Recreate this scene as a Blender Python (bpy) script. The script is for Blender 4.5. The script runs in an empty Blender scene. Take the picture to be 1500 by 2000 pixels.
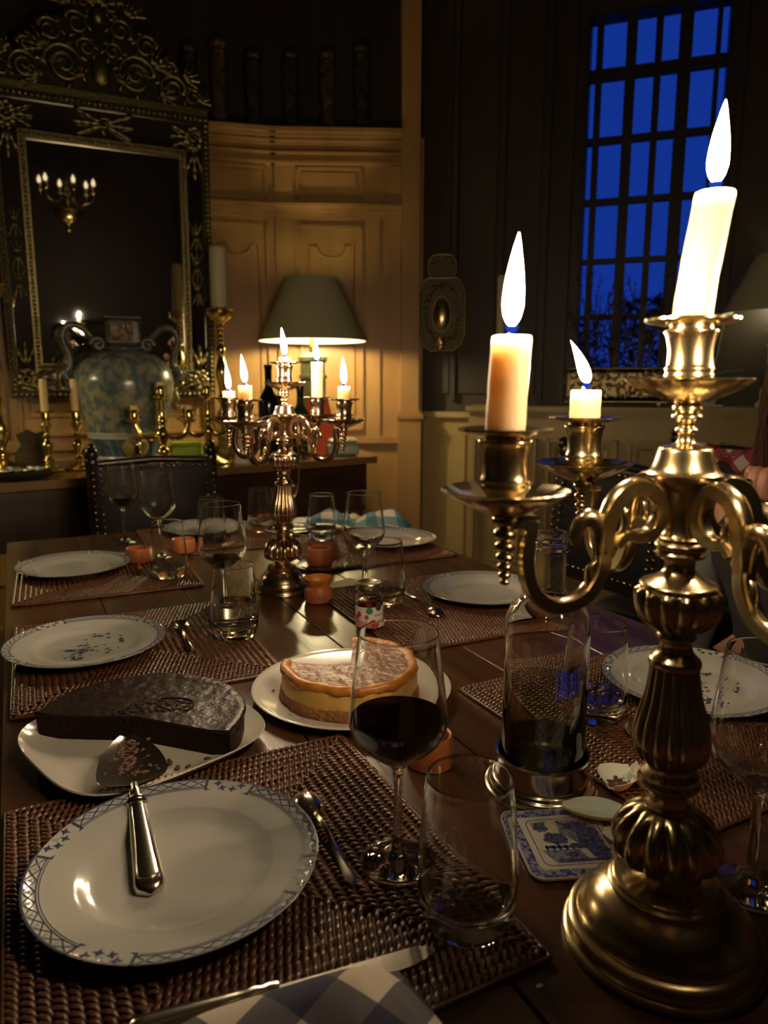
import bpy, math, random
from math import sin, cos, pi, radians, sqrt, atan2
from mathutils import Vector, Matrix

random.seed(7)
S = bpy.context.scene
COL = S.collection

# ------------------------------------------------------------------ camera
cam = bpy.data.cameras.new('camera')
cam.sensor_fit = 'VERTICAL'; cam.sensor_height = 36.0; cam.sensor_width = 27.0
cam.lens = 1420.0 / 2000.0 * 36.0
cam.clip_start = 0.02
cam.dof.use_dof = True; cam.dof.focus_distance = 0.85; cam.dof.aperture_fstop = 7.0
cam_o = bpy.data.objects.new('camera', cam); COL.objects.link(cam_o)
cam_o.location = (0, 0, 1.17)
cam_o.rotation_euler = (radians(80), 0, radians(-26.8))
S.camera = cam_o

# ------------------------------------------------------------------ world (dusk sky) and exposure
w = bpy.data.worlds.new('dusk'); S.world = w; w.use_nodes = True
bg = w.node_tree.nodes['Background']
bg.inputs[0].default_value = (0.010, 0.055, 0.47, 1); bg.inputs[1].default_value = 0.46
vs = S.view_settings
vs.view_transform = 'Standard'; vs.look = 'None'; vs.gamma = 1.0; vs.exposure = 0.28
vs.use_curve_mapping = False
FLAME = 560.0       # candle flame radiance
BULB = 330.0         # table lamp bulb radiance
try:
    cy = S.cycles
    cy.use_denoising = True
    cy.sample_clamp_indirect = 25.0
    cy.max_bounces = 12; cy.transmission_bounces = 12; cy.glossy_bounces = 5; cy.diffuse_bounces = 4
    cy.blur_glossy = 0.5
except Exception:
    pass

# ------------------------------------------------------------------ materials
MATS = {}
def setin(b, k, v):
    if k in b.inputs: b.inputs[k].default_value = v
def mat(name, col=(0.5,0.5,0.5), rough=0.5, metal=0.0, noise=None, bump=None, **kw):
    """noise=(scale xyz, colour2, contrast); bump=(scale, strength, distance)"""
    m = bpy.data.materials.new(name); m.use_nodes = True
    nt = m.node_tree; b = nt.nodes['Principled BSDF']
    setin(b, 'Base Color', (*col, 1)); setin(b, 'Roughness', rough); setin(b, 'Metallic', metal)
    for k, v in kw.items(): setin(b, k.replace('_', ' '), v)
    tc = None
    def coord(scale):
        nonlocal tc
        if tc is None: tc = nt.nodes.new('ShaderNodeTexCoord')
        mp = nt.nodes.new('ShaderNodeMapping'); mp.inputs['Scale'].default_value = scale
        nt.links.new(tc.outputs['Object'], mp.inputs['Vector']); return mp
    if noise:
        sc, c2, con = noise
        mp = coord(sc)
        n = nt.nodes.new('ShaderNodeTexNoise'); n.inputs['Scale'].default_value = 1.0; n.inputs['Detail'].default_value = 6
        r = nt.nodes.new('ShaderNodeValToRGB')
        r.color_ramp.elements[0].position = 0.5 - con; r.color_ramp.elements[1].position = 0.5 + con
        r.color_ramp.elements[0].color = (*col, 1); r.color_ramp.elements[1].color = (*c2, 1)
        nt.links.new(mp.outputs[0], n.inputs['Vector']); nt.links.new(n.outputs['Fac'], r.inputs[0])
        nt.links.new(r.outputs[0], b.inputs['Base Color'])
    if bump:
        sc, st, di = bump
        if not isinstance(sc, tuple): sc = (sc, sc, sc)
        mp = coord(sc)
        n = nt.nodes.new('ShaderNodeTexNoise'); n.inputs['Scale'].default_value = 1.0; n.inputs['Detail'].default_value = 4
        bp = nt.nodes.new('ShaderNodeBump'); bp.inputs['Strength'].default_value = st; bp.inputs['Distance'].default_value = di
        nt.links.new(mp.outputs[0], n.inputs['Vector']); nt.links.new(n.outputs['Fac'], bp.inputs['Height'])
        nt.links.new(bp.outputs[0], b.inputs['Normal'])
    MATS[name] = m
    return m

def checker(name, c1, c2, sx, sy, rough=0.9, mix=None):
    """woven gingham in object space: two crossing stripe families, mid tone where they differ"""
    m = mat(name, c1, rough, bump=((900,900,900), 0.25, 0.0006))
    nt = m.node_tree; b = nt.nodes['Principled BSDF']
    uv = nt.nodes.new('ShaderNodeUVMap'); sep = nt.nodes.new('ShaderNodeSeparateXYZ')
    nt.links.new(uv.outputs[0], sep.inputs[0])
    def stripe(o, k):
        mu = nt.nodes.new('ShaderNodeMath'); mu.operation = 'MULTIPLY'; mu.inputs[1].default_value = k
        fr = nt.nodes.new('ShaderNodeMath'); fr.operation = 'FRACT'
        gt = nt.nodes.new('ShaderNodeMath'); gt.operation = 'GREATER_THAN'; gt.inputs[1].default_value = 0.5
        nt.links.new(o, mu.inputs[0]); nt.links.new(mu.outputs[0], fr.inputs[0]); nt.links.new(fr.outputs[0], gt.inputs[0])
        return gt.outputs[0]
    a = stripe(sep.outputs[0], sx); c = stripe(sep.outputs[1], sy)
    ad = nt.nodes.new('ShaderNodeMath'); ad.operation = 'ADD'
    nt.links.new(a, ad.inputs[0]); nt.links.new(c, ad.inputs[1])
    hf = nt.nodes.new('ShaderNodeMath'); hf.operation = 'MULTIPLY'; hf.inputs[1].default_value = 0.5
    nt.links.new(ad.outputs[0], hf.inputs[0])
    r = nt.nodes.new('ShaderNodeValToRGB'); r.color_ramp.interpolation = 'CONSTANT'
    e = r.color_ramp.elements
    e[0].position = 0; e[0].color = (*c1, 1); e[1].position = 0.75; e[1].color = (*c2, 1)
    k = e.new(0.25); k.color = (*(mix or tuple((x + y) / 2 for x, y in zip(c1, c2))), 1)
    nt.links.new(hf.outputs[0], r.inputs[0]); nt.links.new(r.outputs[0], b.inputs['Base Color'])
    return m

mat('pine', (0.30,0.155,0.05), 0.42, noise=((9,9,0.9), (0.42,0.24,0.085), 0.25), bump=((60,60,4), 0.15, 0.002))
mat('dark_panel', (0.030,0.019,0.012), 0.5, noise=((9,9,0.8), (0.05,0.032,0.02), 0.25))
mat('plaster', (0.10,0.08,0.06), 0.8)
mat('floor_wood', (0.22,0.15,0.08), 0.4, noise=((3,20,3), (0.12,0.075,0.035), 0.25))
mat('table_wood', (0.040,0.016,0.007), 0.26, noise=((26,1.6,8), (0.105,0.048,0.022), 0.22), bump=((70,4,30), 0.25, 0.0015))
mat('dark_wood', (0.028,0.011,0.006), 0.35, noise=((3,16,16), (0.06,0.027,0.012), 0.25))
mat('sideboard_top', (0.16,0.085,0.03), 0.22, noise=((3,14,10), (0.24,0.13,0.05), 0.25))
mat('brass', (0.64,0.50,0.28), 0.22, 1.0, bump=(60, 0.12, 0.001))
mat('brass_warm', (0.66,0.48,0.32), 0.21, 1.0)
mat('brass_bright', (0.80,0.62,0.24), 0.2, 1.0)
mat('gilt', (0.28,0.235,0.11), 0.36, 1.0, bump=((120,120,120), 0.5, 0.004))
mat('dark_gilt', (0.07,0.06,0.035), 0.42, 1.0, bump=((140,140,140), 0.6, 0.004))
mat('silver', (0.72,0.66,0.57), 0.16, 1.0)
mat('mirror', (0.75,0.75,0.72), 0.02, 1.0)
def thin_glass(name, tint, refr, ior, rough=0.0, ex=4.0, boost=1.3):
    """clear glass: Fresnel reflection over a mix of straight-through and refracted light"""
    m = bpy.data.materials.new(name); m.use_nodes = True; nt = m.node_tree
    nt.nodes.remove(nt.nodes['Principled BSDF'])
    tr = nt.nodes.new('ShaderNodeBsdfTransparent'); tr.inputs[0].default_value = (*tint, 1)
    rf = nt.nodes.new('ShaderNodeBsdfRefraction'); rf.inputs['Color'].default_value = (*tint, 1); rf.inputs['IOR'].default_value = ior; rf.inputs['Roughness'].default_value = rough
    gl = nt.nodes.new('ShaderNodeBsdfGlossy'); gl.inputs['Roughness'].default_value = 0.02
    # Schlick reflectance, the same from both sides of the wall
    lw = nt.nodes.new('ShaderNodeLayerWeight'); lw.inputs['Blend'].default_value = 0.5
    pw = nt.nodes.new('ShaderNodeMath'); pw.operation = 'POWER'; pw.inputs[1].default_value = ex
    ma = nt.nodes.new('ShaderNodeMath'); ma.operation = 'MULTIPLY_ADD'; f0 = ((ior - 1) / (ior + 1)) ** 2
    ma.inputs[1].default_value = 0.85 * (1 - f0); ma.inputs[2].default_value = f0 * boost
    nt.links.new(lw.outputs['Facing'], pw.inputs[0]); nt.links.new(pw.outputs[0], ma.inputs[0])
    fr = ma
    a = nt.nodes.new('ShaderNodeMixShader'); a.inputs[0].default_value = refr
    nt.links.new(tr.outputs[0], a.inputs[1]); nt.links.new(rf.outputs[0], a.inputs[2])
    b = nt.nodes.new('ShaderNodeMixShader')
    nt.links.new(fr.outputs[0], b.inputs[0]); nt.links.new(a.outputs[0], b.inputs[1]); nt.links.new(gl.outputs[0], b.inputs[2])
    nt.links.new(b.outputs[0], nt.nodes['Material Output'].inputs[0]); MATS[name] = m
mat('glass', (0.99,0.99,0.98), 0.0, IOR=1.45, Transmission_Weight=1.0)
mat('glass_base', (0.97,0.97,0.95), 0.0, IOR=1.40, Transmission_Weight=1.0)
mat('water', (0.98,0.98,0.93), 0.0, IOR=1.33, Transmission_Weight=1.0)
thin_glass('bottle_glass', (0.965,0.97,0.94), 0.0, 1.46, ex=2.6, boost=1.6)
thin_glass('bottle_water', (0.90,0.91,0.78), 0.0, 1.40, ex=2.4, boost=2.2)
mat('pane_glass', (0.95,0.97,1.0), 0.0, IOR=1.02, Transmission_Weight=1.0)
thin_glass('red_wine', (0.10,0.003,0.010), 0.0, 1.36)
thin_glass('champagne', (0.95,0.78,0.35), 0.0, 1.36)
mat('porcelain', (0.44,0.43,0.395), 0.12, bump=(30, 0.02, 0.002), Coat_Weight=0.4, Coat_Roughness=0.05)
mat('blue_print', (0.05,0.06,0.115), 0.2)
mat('pale_print', (0.33,0.34,0.38), 0.2)
mat('white_dish', (0.58,0.54,0.48), 0.14)
mat('wax', (0.68,0.49,0.30), 0.5, Subsurface_Weight=0.9, Subsurface_Radius=(0.36,0.34,0.31), Subsurface_Scale=0.10)
mat('old_wax', (0.62,0.56,0.36), 0.5, Subsurface_Weight=0.3, Subsurface_Radius=(0.5,0.4,0.2), Subsurface_Scale=0.02)
mat('wick', (0.02,0.015,0.01), 0.9)
mat('rattan', (0.080,0.030,0.013), 0.34, noise=((160,160,160), (0.165,0.068,0.032), 0.2))
mat('rattan_dark', (0.035,0.014,0.008), 0.6)
mat('chocolate_top', (0.016,0.006,0.0035), 0.36, noise=((40,40,40), (0.03,0.014,0.009), 0.2), bump=((70,70,70), 0.7, 0.004), Specular_IOR_Level=0.22)
mat('chocolate_crumb', (0.020,0.007,0.004), 0.7, Specular_IOR_Level=0.2, bump=((170,170,170), 0.8, 0.005))
mat('cheese_side', (0.72,0.46,0.13), 0.5, noise=((45,45,60), (0.62,0.34,0.08), 0.2), bump=((90,90,90), 0.3, 0.003))
mat('cheese_rim', (0.66,0.27,0.045), 0.4, noise=((50,50,50), (0.42,0.13,0.02), 0.22), bump=((90,90,90), 0.4, 0.004))
mat('cheese_top', (0.15,0.035,0.015), 0.3, noise=((55,55,55), (0.32,0.16,0.09), 0.16), bump=((60,60,60), 0.7, 0.008))
mat('biscuit', (0.30,0.13,0.035), 0.8, bump=((220,220,220), 0.9, 0.004))
mat('terracotta', (0.50,0.15,0.055), 0.45, noise=((60,60,10), (0.40,0.11,0.04), 0.25))
mat('ring_wood', (0.52,0.17,0.06), 0.35, noise=((90,90,8), (0.40,0.12,0.04), 0.3))
mat('cream_paper', (0.75,0.72,0.5), 0.8)
mat('jam', (0.14,0.006,0.008), 0.12)
mat('lid', (0.55,0.50,0.45), 0.28, 1.0)
mat('label_white', (0.75,0.68,0.62), 0.5)
mat('label_red', (0.50,0.05,0.06), 0.5)
mat('label_pink', (0.66,0.30,0.30), 0.5)
mat('label_green', (0.03,0.24,0.11), 0.5)
mat('label_dark', (0.05,0.05,0.055), 0.5)
mat('pot_ink', (0.13,0.035,0.02), 0.6)
mat('coaster_cream', (0.56,0.52,0.44), 0.25)
mat('coaster_mid', (0.13,0.135,0.21), 0.25, noise=((300,300,300), (0.30,0.30,0.34), 0.1))
mat('coaster_blue', (0.045,0.055,0.20), 0.25, noise=((330,330,330), (0.30,0.31,0.42), 0.07))
mat('coaster_deep', (0.035,0.04,0.13), 0.25, noise=((260,260,260), (0.12,0.125,0.22), 0.12))
mat('coaster_cork', (0.10,0.05,0.025), 0.8)
mat('petal', (0.80,0.76,0.66), 0.5, Subsurface_Weight=0.4, Subsurface_Scale=0.01, bump=((120,120,120), 0.3, 0.002))
mat('leather', (0.010,0.007,0.007), 0.55, Specular_IOR_Level=0.25, bump=((200,200,200), 0.3, 0.002))
mat('chair_wood', (0.012,0.007,0.006), 0.3)
mat('nail', (0.33,0.26,0.18), 0.25, 1.0)
mat('seat_pale', (0.42,0.42,0.34), 0.8)
mat('shade_cloth', (0.40,0.38,0.25), 0.8, noise=((200,200,40), (0.46,0.44,0.30), 0.3), Transmission_Weight=0.0)
mat('shade_lining', (0.84,0.88,0.68), 0.7)
mat('lamp_stone', (0.10,0.115,0.07), 0.5, noise=((22,22,22), (0.18,0.185,0.12), 0.2))
mat('urn_faience', (0.10,0.14,0.155), 0.22, noise=((34,34,26), (0.30,0.29,0.19), 0.09), bump=(40, 0.05, 0.002))
mat('urn_blue', (0.035,0.065,0.10), 0.25, noise=((60,60,9), (0.12,0.17,0.20), 0.12))
mat('urn_dark', (0.05,0.06,0.06), 0.3, noise=((40,40,40), (0.13,0.13,0.10), 0.12))
mat('urn_cream', (0.42,0.44,0.38), 0.25)
mat('carved_dark', (0.04,0.04,0.03), 0.3, 0.5, noise=((30,30,14), (0.10,0.10,0.055), 0.12), bump=((40,40,20), 1.0, 0.015))
mat('carved_red', (0.07,0.035,0.02), 0.35, 0.3, noise=((30,30,14), (0.15,0.10,0.05), 0.12), bump=((40,40,20), 1.0, 0.015))
mat('bottle_dark', (0.008,0.010,0.008), 0.1)
mat('bottle_green', (0.05,0.10,0.02), 0.08, Transmission_Weight=0.5, IOR=1.3)
mat('lime', (0.42,0.62,0.04), 0.4)
mat('orange_card', (0.85,0.10,0.015), 0.6)
mat('pale_box', (0.40,0.44,0.33), 0.4, noise=((50,50,50), (0.58,0.60,0.48), 0.15))
mat('figurine_gold', (0.32,0.25,0.07), 0.4, noise=((60,60,60), (0.20,0.15,0.05), 0.2))
mat('figurine_white', (0.60,0.58,0.48), 0.4)
mat('figurine_red', (0.30,0.03,0.03), 0.4)
mat('black_dish', (0.02,0.02,0.018), 0.2)
mat('foil', (0.62,0.62,0.58), 0.2, 1.0, bump=(90, 1.0, 0.01))
mat('window_frame', (0.020,0.014,0.010), 0.5)
mat('ledge_paint', (0.34,0.245,0.10), 0.45, noise=((8,8,1.2), (0.42,0.31,0.14), 0.25))
mat('plant_dark', (0.05,0.035,0.035), 0.6)
mat('heather', (0.10,0.05,0.055), 0.7)
mat('leaf', (0.16,0.36,0.20), 0.3)
mat('leaf_stem', (0.24,0.26,0.10), 0.5)
mat('clay_pot', (0.38,0.42,0.38), 0.4)
mat('tree_dark', (0.006,0.010,0.020), 0.9)
mat('skin', (0.36,0.17,0.12), 0.5, Subsurface_Weight=0.15, Subsurface_Scale=0.01)
mat('hair', (0.035,0.012,0.006), 0.6, Specular_IOR_Level=0.2)
mat('black_knit', (0.010,0.009,0.009), 0.9)
mat('grey_knit', (0.13,0.13,0.125), 0.9, bump=((350,350,350), 0.4, 0.002))
mat('ring_metal', (0.35,0.33,0.32), 0.12, 1.0)
mat('crumb', (0.10,0.03,0.016), 0.7)
checker('blue_gingham', (0.72,0.60,0.52), (0.06,0.16,0.20), 9, 9, mix=(0.16,0.28,0.33))
checker('navy_gingham', (0.56,0.47,0.38), (0.035,0.037,0.075), 2.6, 2.6, mix=(0.115,0.10,0.115))
checker('red_gingham', (0.60,0.50,0.45), (0.20,0.015,0.025), 5, 5, mix=(0.30,0.06,0.07))

def translucent(name, k):
    """let part of the light through the cloth"""
    nt = MATS[name].node_tree; b = nt.nodes['Principled BSDF']
    t = nt.nodes.new('ShaderNodeBsdfTranslucent'); t.inputs[0].default_value = (0.62, 0.58, 0.36, 1)
    m = nt.nodes.new('ShaderNodeMixShader'); m.inputs[0].default_value = k
    nt.links.new(b.outputs[0], m.inputs[1]); nt.links.new(t.outputs[0], m.inputs[2]); nt.links.new(m.outputs[0], nt.nodes['Material Output'].inputs[0])
translucent('shade_cloth', 0.16); translucent('shade_lining', 0.22)
def emit(name, col, strength):
    m = bpy.data.materials.new(name); m.use_nodes = True; nt = m.node_tree
    nt.nodes.remove(nt.nodes['Principled BSDF'])
    e = nt.nodes.new('ShaderNodeEmission'); e.inputs[0].default_value = (*col, 1); e.inputs[1].default_value = strength
    nt.links.new(e.outputs[0], nt.nodes['Material Output'].inputs[0]); MATS[name] = m
emit('flame', (1.0, 0.76, 0.47), FLAME)
emit('flame_blue', (0.03, 0.10, 0.9), 0.45)
emit('bulb', (1.0, 0.80, 0.44), BULB)
emit('bulb_soft', (1.0, 0.86, 0.52), BULB * 0.09)
emit('bulb_dim', (1.0, 0.76, 0.45), 1.1)
emit('bulb_left', (1.0, 0.80, 0.44), BULB * 0.5)

# ------------------------------------------------------------------ mesh builder
class MB:
    def __init__(s): s.v = []; s.f = []; s.uv = None
    def add(s, vs, fs):
        o = len(s.v); s.v += [tuple(p) for p in vs]; s.f += [tuple(i + o for i in f) for f in fs]; return s
    def box(s, c, d, rot=None):
        x, y, z = d[0] / 2, d[1] / 2, d[2] / 2
        p = [Vector((a * x, b * y, e * z)) for a in (-1, 1) for b in (-1, 1) for e in (-1, 1)]
        if rot is not None: p = [rot @ q for q in p]
        p = [q + Vector(c) for q in p]
        return s.add(p, [(0,1,3,2), (4,6,7,5), (0,4,5,1), (2,3,7,6), (0,2,6,4), (1,5,7,3)])
    def bbox(s, c, d, b=0.004, rot=None):
        """box with chamfered vertical and horizontal edges"""
        x, y, z = d[0] / 2, d[1] / 2, d[2] / 2
        b = min(b, x * .9, y * .9, z * .9)
        def loop(ix, zz):
            X, Y = x - ix, y - ix
            return [Vector((sx * (X - (0 if k else b)), sy * (Y - (b if k else 0)), zz)) for sx, sy, k in
                    ((1, 1, 0), (1, 1, 1))] if False else [Vector(q) for q in (
                    (X - b, Y, zz), (X, Y - b, zz), (X, -Y + b, zz), (X - b, -Y, zz), (-X + b, -Y, zz), (-X, -Y + b, zz), (-X, Y - b, zz), (-X + b, Y, zz))]
        L = loop(b, -z) + loop(0, -z + b) + loop(0, z - b) + loop(b, z)
        if rot is not None: L = [rot @ q for q in L]
        L = [q + Vector(c) for q in L]
        F = [tuple(range(8)), tuple(range(31, 23, -1))]
        for k in range(3):
            for i in range(8):
                j = (i + 1) % 8; F.append((k * 8 + i, k * 8 + 8 + i, k * 8 + 8 + j, k * 8 + j))
        return s.add(L, F)
    def lathe(s, prof, seg=32, c=(0, 0, 0), flute=None, closed=False, sx=1.0, sy=1.0):
        """prof list of (r, z); flute(z_index, angle)->radius factor"""
        V = []; F = []; n = len(prof)
        for i, (r, z) in enumerate(prof):
            for k in range(seg):
                a = 2 * pi * k / seg
                q = r * (flute(i, a) if flute else 1)
                V.append((c[0] + q * cos(a) * sx, c[1] + q * sin(a) * sy, c[2] + z))
        for i in range(n - 1 + (1 if closed else 0)):
            i2 = (i + 1) % n
            for k in range(seg):
                k2 = (k + 1) % seg
                F.append((i * seg + k, i * seg + k2, i2 * seg + k2, i2 * seg + k))
        if not closed:
            if prof[0][0] > 1e-6: F.append(tuple(range(seg - 1, -1, -1)))
            if prof[-1][0] > 1e-6: F.append(tuple((n - 1) * seg + k for k in range(seg)))
        return s.add(V, F)
    def tube(s, pts, rad, seg=8, caps=True, flat=1.0, up=None, closed=False):
        pts = [Vector(p) for p in pts]; n = len(pts)
        if not isinstance(rad, (list, tuple)): rad = [rad] * n
        V = []; F = []
        prev = Vector(up) if up is not None else None
        for i, p in enumerate(pts):
            if closed: t = pts[(i + 1) % n] - pts[i - 1]
            else: t = pts[min(i + 1, n - 1)] - pts[max(i - 1, 0)]
            if t.length < 1e-9: t = Vector((0, 0, 1))
            t.normalize()
            if prev is None:
                prev = Vector((0, 0, 1)) if abs(t.z) < .9 else Vector((1, 0, 0))
            b = t.cross(prev)
            if b.length < 1e-6: b = t.cross(Vector((1, 0, 0)))
            b.normalize(); nn = b.cross(t).normalized()
            if up is None: prev = nn
            for k in range(seg):
                a = 2 * pi * k / seg
                V.append(p + nn * (rad[i] * cos(a)) + b * (rad[i] * flat * sin(a)))
        for i in range(n - 1 + (1 if closed else 0)):
            i2 = (i + 1) % n
            for k in range(seg):
                k2 = (k + 1) % seg
                F.append((i * seg + k, i * seg + k2, i2 * seg + k2, i2 * seg + k))
        if caps and not closed:
            F.append(tuple(range(seg - 1, -1, -1))); F.append(tuple((n - 1) * seg + k for k in range(seg)))
        return s.add(V, F)
    def ell(s, c, r, seg=12, rings=8, rot=None):
        V = []; F = []
        for i in range(rings + 1):
            t = pi * i / rings
            for k in range(seg):
                a = 2 * pi * k / seg
                q = Vector((r[0] * sin(t) * cos(a), r[1] * sin(t) * sin(a), -r[2] * cos(t)))
                if rot is not None: q = rot @ q
                V.append(q + Vector(c))
        for i in range(rings):
            for k in range(seg):
                k2 = (k + 1) % seg
                F.append((i * seg + k, i * seg + k2, (i + 1) * seg + k2, (i + 1) * seg + k))
        return s.add(V, F)
    def prism(s, poly, z0, z1):
        n = len(poly)
        V = [(x, y, z0) for x, y in poly] + [(x, y, z1) for x, y in poly]
        F = [tuple(range(n - 1, -1, -1)), tuple(range(n, 2 * n))]
        for i in range(n):
            j = (i + 1) % n; F.append((i, j, n + j, n + i))
        return s.add(V, F)
    def xform(s, M):
        s.v = [tuple(M @ Vector(p)) for p in s.v]; return s

CACHE = {}
def mk(name, mb, m, parent=None, loc=None, rot=None, smooth=None, key=None, label=None, cat=None, group=None, kind=None, uv=None):
    """one mesh object; mesh data shared between alike pieces through key"""
    if key is not None and key in CACHE:
        me = CACHE[key]
    else:
        if callable(mb): mb = mb()
        me = bpy.data.meshes.new(name); me.from_pydata(mb.v, [], mb.f); me.update()
        import bmesh
        bm = bmesh.new(); bm.from_mesh(me)
        bmesh.ops.remove_doubles(bm, verts=bm.verts, dist=1e-7)
        bmesh.ops.recalc_face_normals(bm, faces=bm.faces)
        bm.to_mesh(me); bm.free()
        if smooth is not None:
            me.shade_smooth()
            if smooth < 179: me.set_sharp_from_angle(angle=radians(smooth))
        me.materials.append(MATS[m])
        if uv:
            l = me.uv_layers.new(name='UVMap')
            for lp in me.loops:
                l.data[lp.index].uv = uv(me.vertices[lp.vertex_index].co)
        if key is not None: CACHE[key] = me
    o = bpy.data.objects.new(name, me); COL.objects.link(o)
    if parent is not None: o.parent = parent
    if loc is not None: o.location = loc
    if rot is not None: o.rotation_euler = rot
    if label: o['label'] = label
    if cat: o['category'] = cat
    if group: o['group'] = group
    if kind: o['kind'] = kind
    return o
def thing(name, label, cat, loc=(0, 0, 0), rz=0.0, group=None, kind=None, scale=None):
    o = bpy.data.objects.new(name, None); COL.objects.link(o)
    o.empty_display_size = 0.05
    o.location = loc; o.rotation_euler = (0, 0, rz)
    if scale: o.scale = (scale,) * 3
    if label: o['label'] = label
    if cat: o['category'] = cat
    if group: o['group'] = group
    if kind: o['kind'] = kind
    return o
def text_mesh(txt, size, m, name, parent, place, ext=0.0002):
    cu = bpy.data.curves.new('t', 'FONT'); cu.body = txt; cu.size = size; cu.extrude = ext; cu.align_x = 'CENTER'; cu.resolution_u = 2
    to = bpy.data.objects.new('t', cu); COL.objects.link(to)
    bpy.context.view_layer.update()
    me = bpy.data.meshes.new_from_object(to); bpy.data.objects.remove(to)
    for v in me.vertices: v.co = place(v.co)
    me.materials.clear(); me.materials.append(MATS[m])
    o = bpy.data.objects.new(name, me); COL.objects.link(o); o.parent = parent
    return o

def smoothline(pts, n=6):
    """Catmull-Rom through points"""
    P = [Vector(p) for p in pts]; out = []
    for i in range(len(P) - 1):
        a = P[max(i - 1, 0)]; b = P[i]; c = P[i + 1]; d = P[min(i + 2, len(P) - 1)]
        for k in range(n):
            t = k / n
            out.append(0.5 * ((2 * b) + (c - a) * t + (2 * a - 5 * b + 4 * c - d) * t * t + (3 * b - a - 3 * c + d) * t ** 3))
    out.append(P[-1]); return out
def smoothprof(pts, n=4):
    return [(max(p.x, 0.0), p.y) for p in smoothline([(a, b, 0) for a, b in pts], n)]

# ================================================================== the room
CEIL = 3.3
def wallbox(mb, x0, x1, y0, y1, z0, z1):
    mb.box(((x0 + x1) / 2, (y0 + y1) / 2, (z0 + z1) / 2), (x1 - x0, y1 - y0, z1 - z0)); return mb
plan = [(2.02,3.60), (1.27,3.95), (-0.95,3.902), (-2.1,3.7), (-2.5,1.6), (-2.5,-1.4), (-1.5,-2.6), (1.7,-2.6), (3.3,-1.3), (4.0,0.5), (3.72,1.82)]
room_poly = [(2.10,3.72), (1.32,4.10), (-0.95,4.12), (-2.2,3.8), (-2.62,1.6), (-2.62,-1.4), (-1.55,-2.72), (1.75,-2.72), (3.42,-1.36), (4.12,0.5), (3.80,1.92)]
mb = MB(); mb.prism(room_poly, -0.06, 0.0)
floor = mk('floor', mb, 'floor_wood', kind='structure', label='worn wooden floor of the dining room')
mb = MB(); mb.prism(room_poly, CEIL, CEIL + 0.06)
mk('ceiling', mb, 'plaster', kind='structure', label='dark ceiling above the candlelit table')
def plain_wall(name, a, b, label, m='dark_panel'):
    ax, ay = a; bx, by = b; L = sqrt((bx - ax) ** 2 + (by - ay) ** 2)
    t = thing(name, label, None, (ax, ay, 0), atan2(by - ay, bx - ax), kind='structure')
    mk('wall_face', wallbox(MB(), 0, L, -0.12, 0, 0, CEIL), m, t)
    n = max(2, int(L / 0.55))
    for i in range(n):
        x0 = i * L / n + 0.06; x1 = (i + 1) * L / n - 0.06
        mk('panel', wallbox(MB(), x0, x1, 0, 0.02, 1.15, CEIL - 0.4), m, t)
        mk('dado_panel', wallbox(MB(), x0, x1, 0, 0.02, 0.2, 0.9), m, t)
    mk('dado_rail', wallbox(MB(), 0, L, 0, 0.04, 0.98, 1.03), m, t)
    return t
for i, nm in ((2, 'wall_far_left'), (3, 'wall_left'), (4, 'wall_near_left'), (5, 'wall_behind_left'), (6, 'wall_behind'), (7, 'wall_behind_right'), (8, 'wall_near_right'), (9, 'wall_right')):
    plain_wall(nm, plan[i], plan[i + 1], 'dark panelled wall of the dining room')

# ---- back wall: two panelled planes meeting in a blunt corner (local x along the wall, y away from the room)
def panel_set(t, x0, x1, m='pine'):
    """raised frame and notched inner moulding of one tall panel"""
    z0, z1 = 0.92, 1.985
    mk('panel_field', wallbox(MB(), x0 + .012, x1 - .012, -0.004, 0.01, z0, z1), m, t)
    b = MB()
    for a in ((x0, x1, z1 - .014, z1), (x0, x1, z0, z0 + .014), (x0, x0 + .014, z0, z1), (x1 - .014, x1, z0, z1)):
        wallbox(b, a[0], a[1], -0.024, 0.0, a[2], a[3])
    mk('panel_moulding', b, m, t)
    # shaped inner bead: straight sides, square ears, scooped dip between them
    xm = (x0 + x1) / 2; hw = (x1 - x0) / 2 - .05; r = hw * .62; zt = z1 - .10; zb = z0 + .09
    pts = [(xm - hw, zb), (xm - hw, zt), (xm - r, zt)]
    for k in range(1, 10):
        a = pi + pi * k / 10; pts.append((xm + r * cos(a), zt + r * .85 * sin(a)))
    pts += [(xm + r, zt), (xm + hw, zt), (xm + hw, zb)]
    b = MB(); b.tube([(x, -0.006, z) for x, z in pts], 0.0075, 6, closed=True, up=(0, 1, 0))
    mk('inner_bead', b, m, t, smooth=50)
def frieze_panel(t, x0, x1, m='pine'):
    b = MB()
    for a in ((x0, x1, 2.255, 2.268), (x0, x1, 2.115, 2.128), (x0, x0 + .012, 2.115, 2.268), (x1 - .012, x1, 2.115, 2.268)):
        wallbox(b, a[0], a[1], -0.014, 0.0, a[2], a[3])
    mk('frieze_moulding', b, m, t)
    mk('frieze_field', wallbox(MB(), x0 + .03, x1 - .03, -0.008, 0.005, 2.14, 2.243), m, t)
def cornice(t, x0, x1, m='pine'):
    for zz, h, p in ((2.415, .022, .085), (2.396, .018, .07), (2.378, .012, .055), (2.345, .03, .035), (2.325, .01, .045), (2.295, .028, .022), (2.278, .014, .036)):
        mk('cornice_moulding', wallbox(MB(), x0, x1, -p, 0.15, zz, zz + h), m, t)
    mk('ledge_moulding', wallbox(MB(), x0, x1, -.05, 0.02, 2.068, 2.086), m, t)
    mk('ledge_moulding', wallbox(MB(), x0, x1, -.032, 0.02, 2.048, 2.068), m, t)
    mk('ledge_moulding', wallbox(MB(), x0, x1, -.016, 0.02, 2.02, 2.048), m, t)
BEND = (1.29, 3.821)
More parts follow.
